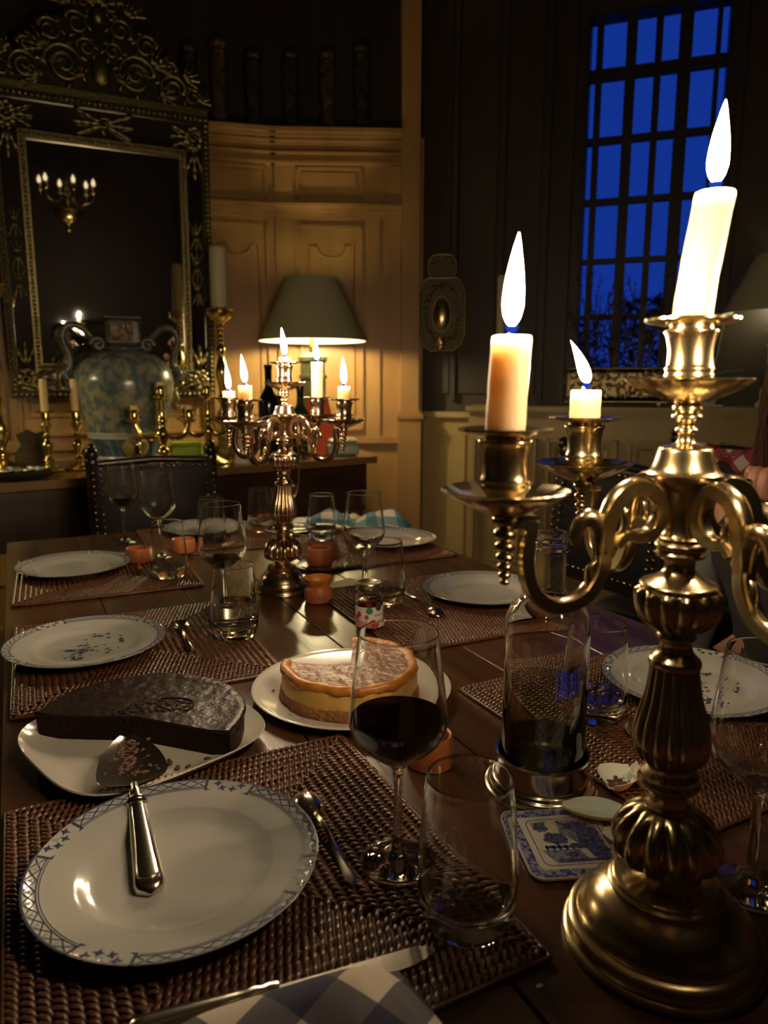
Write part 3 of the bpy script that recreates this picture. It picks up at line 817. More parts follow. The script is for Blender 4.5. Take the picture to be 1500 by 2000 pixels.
bi = [(.0143, .2678), (.0140, .2668), (.0140, .2650), (.0140, .212), (.0165, .206), (.026, .196), (.036, .187), (.0405, .177), (.0412, .165), (.0412, .014), (.037, .009), (.020, .008), (0, .012)]
mk('glass_body', MB().lathe(bo + bi, 56), 'glass', t, smooth=50)
wl = .106
mk('water', MB().lathe([(0, .0125), (.020, .0085), (.037, .0088), (.0409, .0142), (.0409, wl), (.02, wl - .0005), (0, wl - .0005)], 48), 'bottle_water', t, smooth=50)
b = MB()
for k in range(7):
    b.tube([(.0163 * cos(a), .0163 * sin(a), .2535 + .012 * a / 12.56) for a in [k * 1.79 + j * .36 for j in range(6)]], .0008, 5)
mk('screw_thread', b, 'glass', t, smooth=60)

# ================================================================== candelabra
def flute_fn(n, depth, i0, i1):
    def fn(i, a):
        if i0 <= i <= i1: return 1 + depth * (abs(cos(n * a / 2)) - .6)
        return 1
    return fn
def flame_mesh(h, r):
    p = smoothprof([(0, 0), (r * .62, h * .08), (r * .95, h * .2), (r, h * .32), (r * .82, h * .55), (r * .42, h * .8), (r * .14, h * .94), (0, h)], 3)
    return MB().lathe(p, 14)
def candle_on(parent, r, h, flame, lean, bend, top, stand, melt=True):
    """wax body with wick (and flame) standing on the candelabra plate; own top-level thing is made by caller"""
    dx, dy = bend
    n = 6; b = MB(); V = []; F = []; seg = 20
    prof = [(r, 0)] + [(r * (1 + .015 * sin(k * 2.3)), h * k / n) for k in range(1, n)] + [(r * 1.01, h - .003), (r * .95, h - .0006), (r * .80, h - .001), (r * .3, h - .003), (0, h - .0035)]
    for (q, z) in prof:
        for k in range(seg):
            a = 2 * pi * k / seg; rr = q * (1 + .02 * sin(3 * a + z * 60))
            V.append((rr * cos(a) + dx * (z / h) ** 1.2, rr * sin(a) + dy * (z / h) ** 1.2, z))
    for i in range(len(prof) - 1):
        for k in range(seg):
            k2 = (k + 1) % seg; F.append((i * seg + k, i * seg + k2, (i + 1) * seg + k2, (i + 1) * seg + k))
    F.append(tuple(range(seg - 1, -1, -1)))
    b.add(V, F)
    if melt:
        b.tube([(r * .95 * cos(1) + dx, r * .95 * sin(1) + dy, h + .002), (r * 1.02 * cos(1) + dx, r * 1.02 * sin(1) + dy, h - .006), (r * 1.03 * cos(1) + dx * .7, r * 1.03 * sin(1) + dy * .7, h * .6)], [.0018, .0024, .001], 6)
    mk('wax_body', b, 'wax', parent, smooth=60)
    tx, ty = dx, dy
    mk('wick', MB().tube([(tx, ty, h - .005), (tx + lean[0] * .003, ty + lean[1] * .003, h + .004), (tx + lean[0] * .008, ty + lean[1] * .008, h + .008)], .0008, 6), 'wick', parent)
    if flame:
        fh, fr = flame
        m = flame_mesh(fh, fr)
        m.v = [(x + tx + lean[0] * z * (.35 + .65 * z / fh), y + ty + lean[1] * z * (.35 + .65 * z / fh), z + h + .004) for x, y, z in m.v]
        mk('flame', m, 'flame', parent, smooth=179)
        c = MB().lathe([(.0006, 0), (fr * .35, .0012), (fr * .58, .0032), (fr * .66, .0050), (fr * .50, .0050)], 12)
        c.v = [(x + tx, y + ty, z + h + .0005) for x, y, z in c.v]
        mk('flame_base', c, 'flame_blue', parent, smooth=179)
def socket_profile(dz):
    return [(r, z + dz) for r, z in smoothprof([(.0065, .0), (.010, .004), (.0125, .009), (.0150, .012), (.0156, .0145), (.0150, .0165), (.0158, .0185), (.0150, .0205), (.0143, .024), (.0142, .032), (.0158, .040), (.0172, .0425), (.0165, .0440), (.0138, .0445), (.0138, .048)], 2)]
def scallop(n, d):
    return lambda i, a: 1 + (d * abs(cos(n * a / 2)) if 2 <= i <= 5 else 0)
ARM = [(.1145, .333), (.1165, .318), (.1175, .303), (.1120, .285), (.0955, .2735), (.0745, .2785), (.0620, .296), (.0610, .313), (.0575, .331), (.0485, .3465), (.0335, .3520), (.0210, .3445), (.0180, .331), (.0250, .3200), (.0360, .3180), (.0440, .3195), (.0520, .3130)]
def candelabrum(label, loc, arm_rz, base_r, m, tilt, tag, candle_spec, cl_labels):
    t = thing('candelabrum', label, 'candelabra', (loc[0], loc[1], TT), 0, 'five light brass candelabra')
    k = base_r / .074
    bp = [(0, 0), (.0730, 0), (.0740, .0015), (.0740, .0050), (.0725, .0065), (.0695, .0070), (.0685, .0085), (.0685, .0125), (.0700, .0140), (.0700, .0165), (.0680, .0180), (.0640, .0185), (.0630, .0200), (.0630, .0225), (.0615, .0240), (.0595, .0275), (.0560, .0330), (.0510, .0380), (.0450, .0420), (.0405, .0440), (.0395, .0450), (.0395, .0465), (.0415, .0475), (.0415, .0495), (.0400, .0505), (.0385, .0510), (.0385, .0535), (.0370, .0545), (.0260, .0550), (.0190, .0570), (.0165, .0600), (.0165, .064)]
    bp = [(r * (k if r > .03 else 1), z) for r, z in bp]
    mk('base', MB().lathe(bp, 72), m, t, smooth=38)
    # everything above leans by the small amount the photograph shows
    sh = Matrix(((1, 0, tilt[0], 0), (0, 1, tilt[1], 0), (0, 0, 1, 0), (0, 0, 0, 1)))
    def seg(name, prof, fl=None, n=48, sm=40):
        return mk(name, MB().lathe(prof, n, flute=fl).xform(sh), m, t, smooth=sm)
    mel = smoothprof([(.018, .062), (.024, .066), (.0345, .0735), (.0370, .084), (.0335, .098), (.0245, .108), (.0165, .1125)], 4)
    seg('melon_knop', mel, lambda i, a: 1 + .22 * (abs(cos(7 * a)) - .65) * sin(pi * min(1, i / 24)), 112, 60)
    seg('knop_collar', smoothprof([(.0165, .112), (.0172, .1145), (.0135, .1165), (.0130, .123), (.0145, .128), (.021, .1305), (.0222, .1335), (.0205, .137), (.0205, .1395), (.0155, .1425), (.0155, .1465)], 2))
    vase = smoothprof([(.0155, .146), (.0215, .1505), (.0258, .160), (.0262, .168), (.0238, .182), (.0195, .198), (.0172, .212), (.0163, .221)], 4)
    seg('fluted_vase', vase, lambda i, a: 1 + .13 * (abs(cos(8 * a)) - .65), 128, 60)
    seg('vase_collar', smoothprof([(.0163, .2205), (.0178, .2225), (.0180, .2255), (.0172, .2275), (.0150, .2295), (.0118, .2335), (.0112, .2395), (.0125, .2415), (.0138, .2435), (.0130, .246), (.0120, .2475)], 2))
    urn = smoothprof([(.0120, .247), (.018, .2505), (.0255, .258), (.0280, .268), (.0278, .2755), (.0262, .279)], 4)
    seg('gadrooned_urn', urn, lambda i, a: 1 + .18 * (abs(cos(7 * a)) - .65) * (1 if i < 18 else .3), 112, 60)
    seg('urn_cover', smoothprof([(.0258, .2785), (.0264, .281), (.0255, .283), (.021, .285), (.0125, .290), (.0100, .2955), (.0108, .3005)], 2))
    seg('hub', smoothprof([(.0105, .300), (.0160, .3020), (.0168, .3045), (.0155, .3060), (.0172, .3085), (.0172, .3110), (.0150, .3130), (.0152, .3155), (.0125, .318), (.0112, .326), (.0118, .336), (.0155, .348), (.0195, .3525), (.0215, .355)], 2))
    seg('bell_cap', smoothprof([(.0215, .355), (.0248, .3565), (.0250, .3600), (.0228, .3615), (.0205, .3660), (.0188, .3715), (.0178, .3755), (.0165, .3775), (.0120, .3785), (.0080, .380), (.0055, .382), (.0050, .386), (.0072, .388), (.0072, .390), (.0050, .392), (.0062, .3945), (.0098, .397), (.0095, .3995), (.0072, .401), (.0095, .403), (.0090, .4055), (.0070, .407)], 2))
    def branch_top(name, cx, cy, z, parent):
        q = MB()
        pan = [(.006, 0), (.014, .002), (.030, .0095), (.0385, .0150), (.0395, .0165), (.0385, .0172), (.029, .0122), (.014, .0060), (.006, .0055)]
        q.lathe(pan, 96, (cx, cy, z), flute=scallop(10, .045))
        pn = mk('drip_pan', q.xform(sh), m, parent, smooth=60)
        mk('candle_socket', MB().lathe(socket_profile(z + .0045), 40, (cx, cy, 0)).xform(sh), m, parent, smooth=45)
        plt = [(.0125, 0), (.020, -.0005), (.0272, .0012), (.0292, .0022), (.0292, .0036), (.0272, .0034), (.020, .0018), (.0125, .0016)]
        mk('candle_plate', MB().lathe(plt, 96, (cx, cy, z + .0520), flute=scallop(12, .03), closed=True).xform(sh), m, parent, smooth=60)
    branch_top('top', 0, 0, .4065, t)
    tops = [(0, 0, .4065 + .0545)]
    for a_i in range(4):
        a = arm_rz + a_i * pi / 2; ca, sa = cos(a), sin(a)
        P3 = [Vector((s * ca, s * sa, z)) for s, z in ARM]
        side = Vector((-sa, ca, 0))
        b = MB(); line = smoothline(P3, 5); n = len(line)
        # strap of rectangular section
        V = []; F = []
        for i, p in enumerate(line):
            tn = (line[min(i + 1, n - 1)] - line[max(i - 1, 0)]).normalized(); nn = side.cross(tn).normalized()
            wv = .0052 if i < n * .42 else (.0062 if i < n * .62 else .0048 - .0022 * max(0, (i / n - .8) / .2))
            th = .0056
            for q1, q2 in ((-1, -.55), (-.72, -1), (.72, -1), (1, -.55), (1, .55), (.72, 1), (-.72, 1), (-1, .55)): V.append(p + nn * wv * q1 + side * th * q2)
        for i in range(n - 1):
            for k2 in range(8): F.append((i * 8 + k2, i * 8 + (k2 + 1) % 8, i * 8 + 8 + (k2 + 1) % 8, i * 8 + 8 + k2))
        F.append(tuple(range(7, -1, -1))); F.append(tuple((n - 1) * 8 + q for q in range(8)))
        b.add(V, F)
        arm = mk('arm', b.xform(sh), m, t, smooth=45)
        for nm, pts, r0 in (('leaf_curl', [(.0600, .308), (.0625, .322), (.0690, .3315), (.0770, .3300), (.0815, .3215), (.0815, .3150)], .0066),
                            ('leaf_tip', [(.0500, .3135), (.0455, .3190), (.0430, .3270), (.0450, .3340), (.0420, .3360)], .0040),
                            ('leaf_tip', [(.0800, .2760), (.0700, .2850), (.0705, .2960), (.0665, .3010)], .0044)):
            c = MB(); ln = smoothline([(s * ca, s * sa, z) for s, z in pts], 4)
            c.tube(ln, [r0 * (1 - .62 * i / (len(ln) - 1)) for i in range(len(ln))], 8, flat=1.35, up=side)
            mk(nm, c.xform(sh), m, arm, smooth=60)
        cx, cy = .132 * ca, .132 * sa
        c = MB()
        c.box((.1215 * ca, .1215 * sa, .3325), (.020, .010, .008), Matrix.Rotation(a, 3, 'Z'))
        mk('bracket', c.xform(sh), m, arm)
        c = MB(); z = .3365
        c.lathe([(.0095, z + .004), (.0095, z)], 20, (cx, cy, 0))
        for q in range(7):
            r = .0086 - q * .00085; c.ell((cx, cy, z - .003), (r, r, r * .62), 14, 8); z -= r * 1.05
        mk('twist_drop', c.xform(sh), m, arm, smooth=60)
        branch_top('arm', cx, cy, .337, arm)
        tops.append((cx, cy, .337 + .0545))
    for i, (cx, cy, z) in enumerate(tops):
        if candle_spec[i] is None: continue
        r, h, fl, lean, bend = candle_spec[i]
        p = sh @ Vector((cx, cy, z))
        c = thing('candle', cl_labels[i], 'candle', (loc[0] + p.x, loc[1] + p.y, TT + p.z), 0, tag)
        # stub seated in the socket
        mk('candle_foot', MB().lathe([(r * .93, -.012), (r * .97, -.0005), (r, .0)], 20), 'wax', c, smooth=60)
        candle_on(c, r, h, fl, lean, bend, 0, 0)
RX, RY = cos(radians(26.8)), -sin(radians(26.8))      # the photograph's rightward direction on the table
def rt(k): return (RX * k, RY * k)
candelabrum('large brass five light candelabra in the right foreground', (.412, .344), radians(78), .074, 'brass', rt(-.022), 'candles on the foreground candelabra',
    [(.0124, .080, (.050, .0062), rt(.05), rt(.009)),
     (.0128, .024, (.036, .0052), rt(-.42), rt(0)),
     (.0124, .058, (.056, .0064), rt(.05), rt(.002)),
     (.0124, .045, (.046, .0058), rt(.08), rt(.0)),
     (.0124, .060, (.046, .0058), rt(.0), rt(.0))],
    ['tall leaning candle on top of the foreground candelabra', 'short candle at the back left arm of the foreground candelabra', 'candle on the left arm of the foreground candelabra',
     'candle on the near right arm of the foreground candelabra, beyond the edge', 'candle on the far right arm of the foreground candelabra, beyond the edge'])
candelabrum('smaller looking brass candelabra standing on the far half of the table', (.465, 1.385), radians(39), .055, 'brass_warm', rt(.035), 'candles on the far candelabra',
    [(.0118, .010, (.052, .0058), rt(-.1), rt(0)),
     (.0124, .074, (.044, .0056), rt(-.1), rt(.0)),
     (.0122, .014, (.048, .0058), rt(-.08), rt(0)),
     (.0124, .026, (.050, .0058), rt(-.1), rt(0)),
     (.0120, .024, (.050, .0058), rt(-.04), rt(0))],
    ['burnt down candle stub on top of the far candelabra', 'tallest candle of the far candelabra, back right arm', 'low candle stub on the back left arm of the far candelabra',
     'candle stub on the front left arm of the far candelabra', 'candle stub on the front right arm of the far candelabra'])

# ================================================================== cakes
def sector(prof, a0, a1, seg=40, wob=0.0, seed=0, inner=0.0):
    """solid wedge of revolution from a0 to a1; prof is the outer line (r, z) from bottom to top"""
    rn = random.Random(seed); b = MB(); V = []; F = []; n = len(prof)
    ph = [rn.uniform(0, 6) for _ in range(4)]; rm = max(p[0] for p in prof)
    for k in range(seg + 1):
        a = a0 + (a1 - a0) * k / seg
        for r, z in prof:
            k2 = (r / rm) ** 2
            q = r + wob * k2 * (sin(9 * a + ph[0]) + .6 * sin(23 * a + ph[1] + z * 300)) if r > 1e-5 else 0
            V.append((q * cos(a), q * sin(a), z + (wob * .6 * k2 * sin(13 * a + ph[2]) if (z > prof[0][1] + 1e-4 and r > .93 * rm) else 0)))
    for k in range(seg):
        for i in range(n - 1):
            F.append((k * n + i, k * n + n + i, k * n + n + i + 1, k * n + i + 1))
    F.append(tuple(range(n))); F.append(tuple(seg * n + i for i in range(n - 1, -1, -1)))
    return b.add(V, F)
def superell(r, n, seg=64):
    return [(r * abs(cos(t)) ** (2 / n) * (1 if cos(t) >= 0 else -1), r * abs(sin(t)) ** (2 / n) * (1 if sin(t) >= 0 else -1)) for t in [2 * pi * k / seg for k in range(seg)]]
def square_dish():
    b = MB(); seg = 72; L = [(.02, .0045), (.088, .0045), (.108, .009), (.1205, .019), (.1225, .0205), (.1235, .019), (.121, .0165), (.107, .004), (.089, 0), (.02, 0)]
    V = []; F = []
    for r, z in L: V += [(x, y, z) for x, y in superell(r, 3.4, seg)]
    for i in range(len(L) - 1):
        for k in range(seg):
            k2 = (k + 1) % seg; F.append((i * seg + k, i * seg + k2, (i + 1) * seg + k2, (i + 1) * seg + k))
    F.append(tuple(range(seg))); F.append(tuple((len(L) - 1) * seg + k for k in range(seg - 1, -1, -1)))
    return b.add(V, F)
mk('serving_dish', square_dish(), 'white_dish', None, (.108, .842, TT + .0004), (0, 0, radians(18)), smooth=60, label='rounded square cream dish under the chocolate cake', cat='dish')
ck = thing('chocolate_cake', 'dark chocolate cake with its front cut away', 'cake', (.102, .842, TT + .0052))
ck.scale = (1.04, 1.04, .92)
CA0, CA1 = radians(-46), radians(150)
mk('crumb_body', sector([(0, 0), (.112, 0), (.1175, .004), (.1185, .029), (.1165, .0305), (0, .0305)], CA0, CA1, 56, .0007, 4), 'chocolate_crumb', ck, smooth=50)
mk('glazed_top', sector([(0, .0338), (.02, .0337), (.04, .0336), (.060, .0336), (.08, .0335), (.095, .0335), (.110, .0360), (.117, .0372), (.1192, .0350), (.1192, .0310), (.117, .0300), (0, .0300)], CA0 - .01, CA1 + .01, 72, .0006, 5), 'chocolate_top', ck, smooth=60)
b = MB(); rn = random.Random(11)
for k in range(90):
    a = rn.uniform(radians(-30), radians(150)); q = rn.uniform(.004, .042) if k < 60 else rn.uniform(.04, .05)
    s = rn.uniform(.0008, .0024)
    b.ell((q * cos(a) + .012, q * sin(a) * .6 + .004, .0338), (s * 1.6, s, s * .7), 6, 4, Matrix.Rotation(rn.uniform(0, 3), 3, 'Z'))
b.tube([(.052 * cos(a) + .012, .03 * sin(a) + .008, .0342) for a in [radians(-40 + 12 * i) for i in range(10)]], .0014, 6)
mk('broken_crust', b, 'chocolate_crumb', ck, smooth=70, kind='stuff')
rn = random.Random(21)
for k in range(16):
    px, py = rn.uniform(-.035, .085), rn.uniform(-.088, -.035)
    s = rn.uniform(.0014, .0032)
    mk('cake_crumb', MB().ell((0, 0, 0), (s * 1.5, s, s * .6), 7, 5, Matrix.Rotation(rn.uniform(0, 3), 3, 'Z')), 'crumb', None, (.105 + px, .838 + py, TT + .0052 + s * .6), smooth=80,
       label='tiny dark cake crumb on the chocolate cake dish', cat='crumb', group='crumbs on the chocolate cake dish')
# cheesecake
mk('cake_plate', MB().lathe([(0, .005), (.088, .005), (.100, .0065), (.126, .0145), (.134, .0165), (.1355, .0155), (.134, .0135), (.102, .003), (.090, 0), (0, .001)], 72), 'white_dish', None, (.384, .858, TT + .0004), smooth=60, label='round white plate under the cheesecake', cat='plate')
cc = thing('cheesecake', 'golden baked cheesecake with one wedge missing at the back', 'cake', (.380, .852, TT + .0058))
A0, A1 = radians(150), radians(150 + 274)
mk('biscuit_base', sector([(0, 0), (.0925, 0), (.0955, .003), (.0945, .0125), (.0930, .0165), (0, .0165)], A0, A1, 90, .0013, 1), 'biscuit', cc, smooth=60)
mk('filling', sector([(0, .0160), (.0925, .0155), (.0935, .022), (.0920, .0375), (0, .0375)], A0, A1, 64, .0003, 2), 'cheese_side', cc, smooth=60)
mk('golden_rim', sector([(.070, .0365), (.0925, .0365), (.0940, .0400), (.0930, .0455), (.0890, .0480), (.0830, .0465), (.0760, .0410)], A0, A1, 90, .0013, 3), 'cheese_rim', cc, smooth=70)
mk('browned_top', sector([(0, .0370), (.0795, .0370), (.0810, .0440), (.070, .0415), (.035, .0400), (0, .0402)], A0 + .005, A1 - .005, 64, .0010, 8), 'cheese_top', cc, smooth=70)
rn = random.Random(5)
for k in range(9):
    a = rn.uniform(2.6, 4.4); q = rn.uniform(.100, .112); s = rn.uniform(.001, .002)
    mk('cheesecake_crumb', MB().ell((0, 0, 0), (s * 1.4, s, s * .7), 7, 5), 'biscuit', None, (.378 + q * cos(a), .846 + q * sin(a), TT + .0095 + s * .7), smooth=80,
       label='tiny biscuit crumb on the cheesecake plate', cat='crumb', group='crumbs on the cheesecake plate')

# ================================================================== cutlery
def spoon(label, a, b_, z, flip=False):
    """a = bowl centre, b_ = handle end"""
    dx, dy = b_[0] - a[0], b_[1] - a[1]; L = sqrt(dx * dx + dy * dy)
    t = thing('teaspoon', label, 'spoon', (a[0], a[1], z), atan2(dy, dx), 'silver dessert spoons')
    def bowl():
        m = MB(); n, s = 6, 18; V = []; F = []; sg = 1 if flip else -1
        for th in (0, .0009):
            for i in range(n + 1):
                q = i / n
                for k in range(s):
                    c = 2 * pi * k / s
                    x = q * .024 * cos(c) * (1 + .10 * cos(c)) ; y = q * .0155 * sin(c)
                    d = .0085 * (1 - q * q) ** .8
                    V.append((x, y, (.0035 + d if flip else .0105 - d) + th))
        for o in (0, (n + 1) * s):
            for i in range(n):
                for k in range(s):
                    k2 = (k + 1) % s; F.append((o + i * s + k, o + i * s + k2, o + i * s + s + k2, o + i * s + s + k))
        o2 = (n + 1) * s
        for k in range(s):
            k2 = (k + 1) % s; F.append((n * s + k, n * s + k2, o2 + n * s + k2, o2 + n * s + k))
        return m.add(V, F)
    mk('bowl', bowl, 'silver', t, smooth=60, key='sp_bowl%d' % flip)
    def handle():
        m = MB(); V = []; F = []; n = 14
        for i in range(n + 1):
            u = i / n; x = .022 + u * (L - .022)
            wd = .0026 + .0042 * max(0, (u - .45) / .55) ** 1.5; wd = max(.0012, wd * (1 if u < .93 else sqrt(max(0.05, 1 - ((u - .93) / .07) ** 2))))
            zz = .0070 + .0075 * sin(pi * min(1, u * 1.6)) * (1 - u) - .0035 * u
            th = .0013 + .0012 * (1 - u)
            V += [(x, -wd, zz), (x, 0, zz + th), (x, wd, zz), (x, 0, zz - th * .6)]
        for i in range(n):
            for k in range(4): F.append((i * 4 + k, i * 4 + (k + 1) % 4, i * 4 + 4 + (k + 1) % 4, i * 4 + 4 + k))
        F += [(3, 2, 1, 0), (n * 4, n * 4 + 1, n * 4 + 2, n * 4 + 3)]
        return m.add(V, F)
    mk('handle', handle(), 'silver', t, smooth=60)
    return t
ZM = TT + MH - .0012
spoon('upturned spoon between the nearest plate and wine glass', (.230, .622), (.222, .494), ZM, True)
spoon('spoon with a red stain beside the posy plate', (.224, 1.215), (.218, 1.098), ZM)
spoon('spoon left of the far tumbler on the far left placemat', (.238, 1.800), (.226, 1.660), ZM)
spoon('upturned spoon right of the jam jar', (.655, 1.090), (.672, 1.240), ZM, True)
spoon('spoon half hidden by the foreground candelabra stem', (.640, .592), (.575, .470), ZM, True)

sv = thing('cake_server', 'silver cake server lying from the cake dish to the plate', 'server', (.068, .549, TT + .0170), atan2(.80 - .549, .084 - .068))
sv.rotation_euler[1] = radians(-2.6)
def sv_handle():
    m = MB(); V = []; F = []; n = 22; s = 20; L = .128
    for i in range(n + 1):
        u = i / n; x = u * L
        w_ = .0128 - .0048 * u; h_ = .0068 - .0016 * u
        e = sqrt(max(0.0, 1 - (1 - min(1, u / .10)) ** 2)) if u < .10 else 1
        w_ *= max(e, .12); h_ *= max(e, .12)
        for k in range(s):
            a = 2 * pi * k / s; ca, sa = cos(a), sin(a)
            V.append((x, w_ * abs(ca) ** .7 * (1 if ca >= 0 else -1), h_ * abs(sa) ** .8 * (1 if sa >= 0 else -1)))
    for i in range(n):
        for k in range(s):
            k2 = (k + 1) % s; F.append((i * s + k, i * s + k2, i * s + s + k2, i * s + s + k))
    F += [tuple(range(s - 1, -1, -1)), tuple(n * s + k for k in range(s))]
    return m.add(V, F)
mk('handle', sv_handle(), 'silver', sv, smooth=60)
pts = [(.126, -.0052, .0040), (.06, -.0072, .0052), (.022, -.0092, .0060), (.014, -.006, .0066), (.012, 0, .0070), (.014, .006, .0066), (.022, .0092, .0060), (.06, .0072, .0052), (.126, .0052, .0040)]
mk('thread_border', MB().tube(smoothline(pts, 4), .0009, 6), 'silver', sv, smooth=60)
mk('collar', MB().lathe(smoothprof([(.0085, -.004), (.0100, -.002), (.0105, 0), (.0098, .003), (.0080, .005), (.0078, .007)], 2), 24).xform(Matrix.Translation((.128, 0, 0)) @ Matrix.Rotation(pi / 2, 4, 'Y')), 'silver', sv, smooth=60)
mk('neck', MB().tube([(.132, 0, 0), (.142, 0, .002), (.150, 0, .003), (.158, 0, .003)], [.0062, .0066, .0045, .0035], 16), 'silver', sv, smooth=60)
def blade():
    m = MB(); V = []; F = []; n = 16
    prof = []
    for i in range(n + 1):
        u = i / n; x = .152 + u * .105
        w_ = .0345 * (sqrt(max(0, 1 - ((.22 - u) / .22) ** 2)) if u < .22 else (1 - ((u - .22) / .78) ** 2.2 * .80))
        prof.append((x, max(w_, .003)))
    for x, w_ in prof:
        for k in (-1, -.5, 0, .5, 1):
            V.append((x, k * w_, .003 + .0030 * k * k)); 
        for k in (1, .5, 0, -.5, -1):
            V.append((x, k * w_, .0018 + .0030 * k * k))
    for i in range(n):
        for k in range(10): F.append((i * 10 + k, i * 10 + (k + 1) % 10, i * 10 + 10 + (k + 1) % 10, i * 10 + 10 + k))
    F += [tuple(range(9, -1, -1)), tuple(n * 10 + k for k in range(10))]
    return m.add(V, F)
mk('blade', blade(), 'silver', sv, smooth=60)
b = MB(); rn = random.Random(9)
for k in range(120):
    x = rn.uniform(.172, .245); y = max(-.028, min(.028, rn.gauss(0, .013))) * (1 - (x - .16) * 3); s = rn.uniform(.0006, .0026)
    b.ell((x, y, .0034 + 2.5 * y * y), (s * 1.7, s, s * .35), 6, 4, Matrix.Rotation(rn.uniform(0, 3), 3, 'Z'))
mk('cake_smear', b, 'crumb', sv, smooth=80, kind='stuff')

kn = thing('table_knife', 'silver table knife running under the checked napkin', 'knife', (.246, .404, TT + MH + .0008), atan2(.026, -.233))
def kblade():
    m = MB(); n = 12; V = []; F = []
    for i in range(n + 1):
        u = i / n; x = u * .118; w1 = .0095 * min(1, sqrt(u * 5 + .02)); w0 = -.0085 * min(1, sqrt(u * 14 + .02))
        V += [(x, w0, .0002), (x, w1, .0002), (x, w1, .0018), (x, w0, .0006)]
    for i in range(n):
        for k in range(4): F.append((i * 4 + k, i * 4 + (k + 1) % 4, i * 4 + 4 + (k + 1) % 4, i * 4 + 4 + k))
    F += [(3, 2, 1, 0), (n * 4, n * 4 + 1, n * 4 + 2, n * 4 + 3)]
    return m.add(V, F)
mk('blade', kblade(), 'silver', kn, smooth=30)
def khandle():
    m = MB(); V = []; F = []; n = 18; s = 16
    for i in range(n + 1):
        u = i / n; x = .116 + u * .10; w_ = .0070 + .0042 * u; h_ = .0042 + .0012 * u
        if u > .92: q = sqrt(max(.04, 1 - ((u - .92) / .08) ** 2)); w_ *= q; h_ *= q
        if i in (1, 3): w_ *= 1.16; h_ *= 1.2
        for k in range(s):
            a = 2 * pi * k / s; V.append((x, w_ * cos(a), .0055 + h_ * sin(a)))
    for i in range(n):
        for k in range(s):
            k2 = (k + 1) % s; F.append((i * s + k, i * s + k2, i * s + s + k2, i * s + s + k))
    F += [tuple(range(s - 1, -1, -1)), tuple(n * s + k for k in range(s))]
    return m.add(V, F)
mk('handle', khandle(), 'silver', kn, smooth=50)
pts = [(.212, -.008, .0085), (.16, -.0062, .0082), (.128, -.0052, .0080), (.124, 0, .0096), (.128, .0052, .0080), (.16, .0062, .0082), (.212, .008, .0085)]
mk('thread_border', MB().tube(smoothline(pts, 4), .0008, 6), 'silver', kn, smooth=60)

# ================================================================== napkins
def cloth(fn, nu, nv, th=.0014):
    """thickened sheet from fn(u,v)"""
    b = MB(); V = []; F = []
    P = [[Vector(fn(i / nu, j / nv)) for j in range(nv + 1)] for i in range(nu + 1)]
    def nrm(i, j):
        a = P[min(i + 1, nu)][j] - P[max(i - 1, 0)][j]; c = P[i][min(j + 1, nv)] - P[i][max(j - 1, 0)]
        n = a.cross(c); return n.normalized() if n.length > 1e-9 else Vector((0, 0, 1))
    for i in range(nu + 1):
        for j in range(nv + 1): V.append(P[i][j])
    for i in range(nu + 1):
        for j in range(nv + 1): V.append(P[i][j] - nrm(i, j) * th)
    o = (nu + 1) * (nv + 1); ix = lambda i, j: i * (nv + 1) + j
    for i in range(nu):
        for j in range(nv):
            F.append((ix(i, j), ix(i + 1, j), ix(i + 1, j + 1), ix(i, j + 1)))
            F.append((o + ix(i, j + 1), o + ix(i + 1, j + 1), o + ix(i + 1, j), o + ix(i, j)))
    for i in range(nu):
        F.append((ix(i, 0), o + ix(i, 0), o + ix(i + 1, 0), ix(i + 1, 0))); F.append((ix(i + 1, nv), o + ix(i + 1, nv), o + ix(i, nv), ix(i, nv)))
    for j in range(nv):
        F.append((ix(0, j + 1), o + ix(0, j + 1), o + ix(0, j), ix(0, j))); F.append((ix(nu, j), o + ix(nu, j), o + ix(nu, j + 1), ix(nu, j + 1)))
    b.add(V, F); return b
def near_napkin(u, v):
    # u runs left to right, v from the picture's bottom edge towards the plate; a soft roll whose right side turns down in a fold
    x = .050 + .162 * u + .018 * (1 - v) * (u - .3); yb = .432 - .034 * u; y = yb - .155 * (1 - v)
    e = 1 - ((v - .74) / .74) ** 2 if v < .74 else 1 - ((v - .74) / .26) ** 2
    amp = .12 + .88 * min(1, u / .72) ** .8
    if u > .82: amp *= max(.06, 1 - ((u - .82) / .18) ** 1.2)
    h = .0030 + .037 * max(0, e) ** .8 * amp
    h += .0025 * sin(u * 8 + v * 5) * max(0, e) * amp - .010 * max(0, 1 - abs(u - .62 + .3 * (1 - v)) * 7) * max(0, 1 - abs(v - .40) * 3)
    return (x, y, max(h, .0030))
nk = thing('napkin', 'navy and cream checked napkin crumpled over the knife', 'napkin', (0, 0, TT + MH))
mk('cloth', cloth(near_napkin, 64, 56), 'navy_gingham', nk, smooth=80, uv=lambda c: (c.x * 5.2 + c.y * 2.4 + c.z * 2 + .13, c.y * 5.2 - c.x * 2.8 + c.z * 3 + .1))
def far_napkin(u, v):
    x = -.155 + .31 * u; y = -.06 + .12 * v
    h = .014 + (.074 * sin(pi * u) ** .7 * (.6 + .4 * sin(u * 8 + 1)) ) * sin(pi * min(1, v * .9 + .08)) + .006 * sin(u * 21 + v * 4) * sin(pi * v)
    return (x, y + .012 * sin(u * 6), max(h, .002))
nk2 = thing('napkin', 'blue and white gingham napkin heaped by the far right plate', 'napkin', (.875, 1.90, TT + .001), radians(-33))
mk('cloth', cloth(far_napkin, 44, 24), 'blue_gingham', nk2, smooth=80, uv=lambda c: (c.x * 1.25 + c.z * .5, c.y * 1.25 + c.z * 1.2))

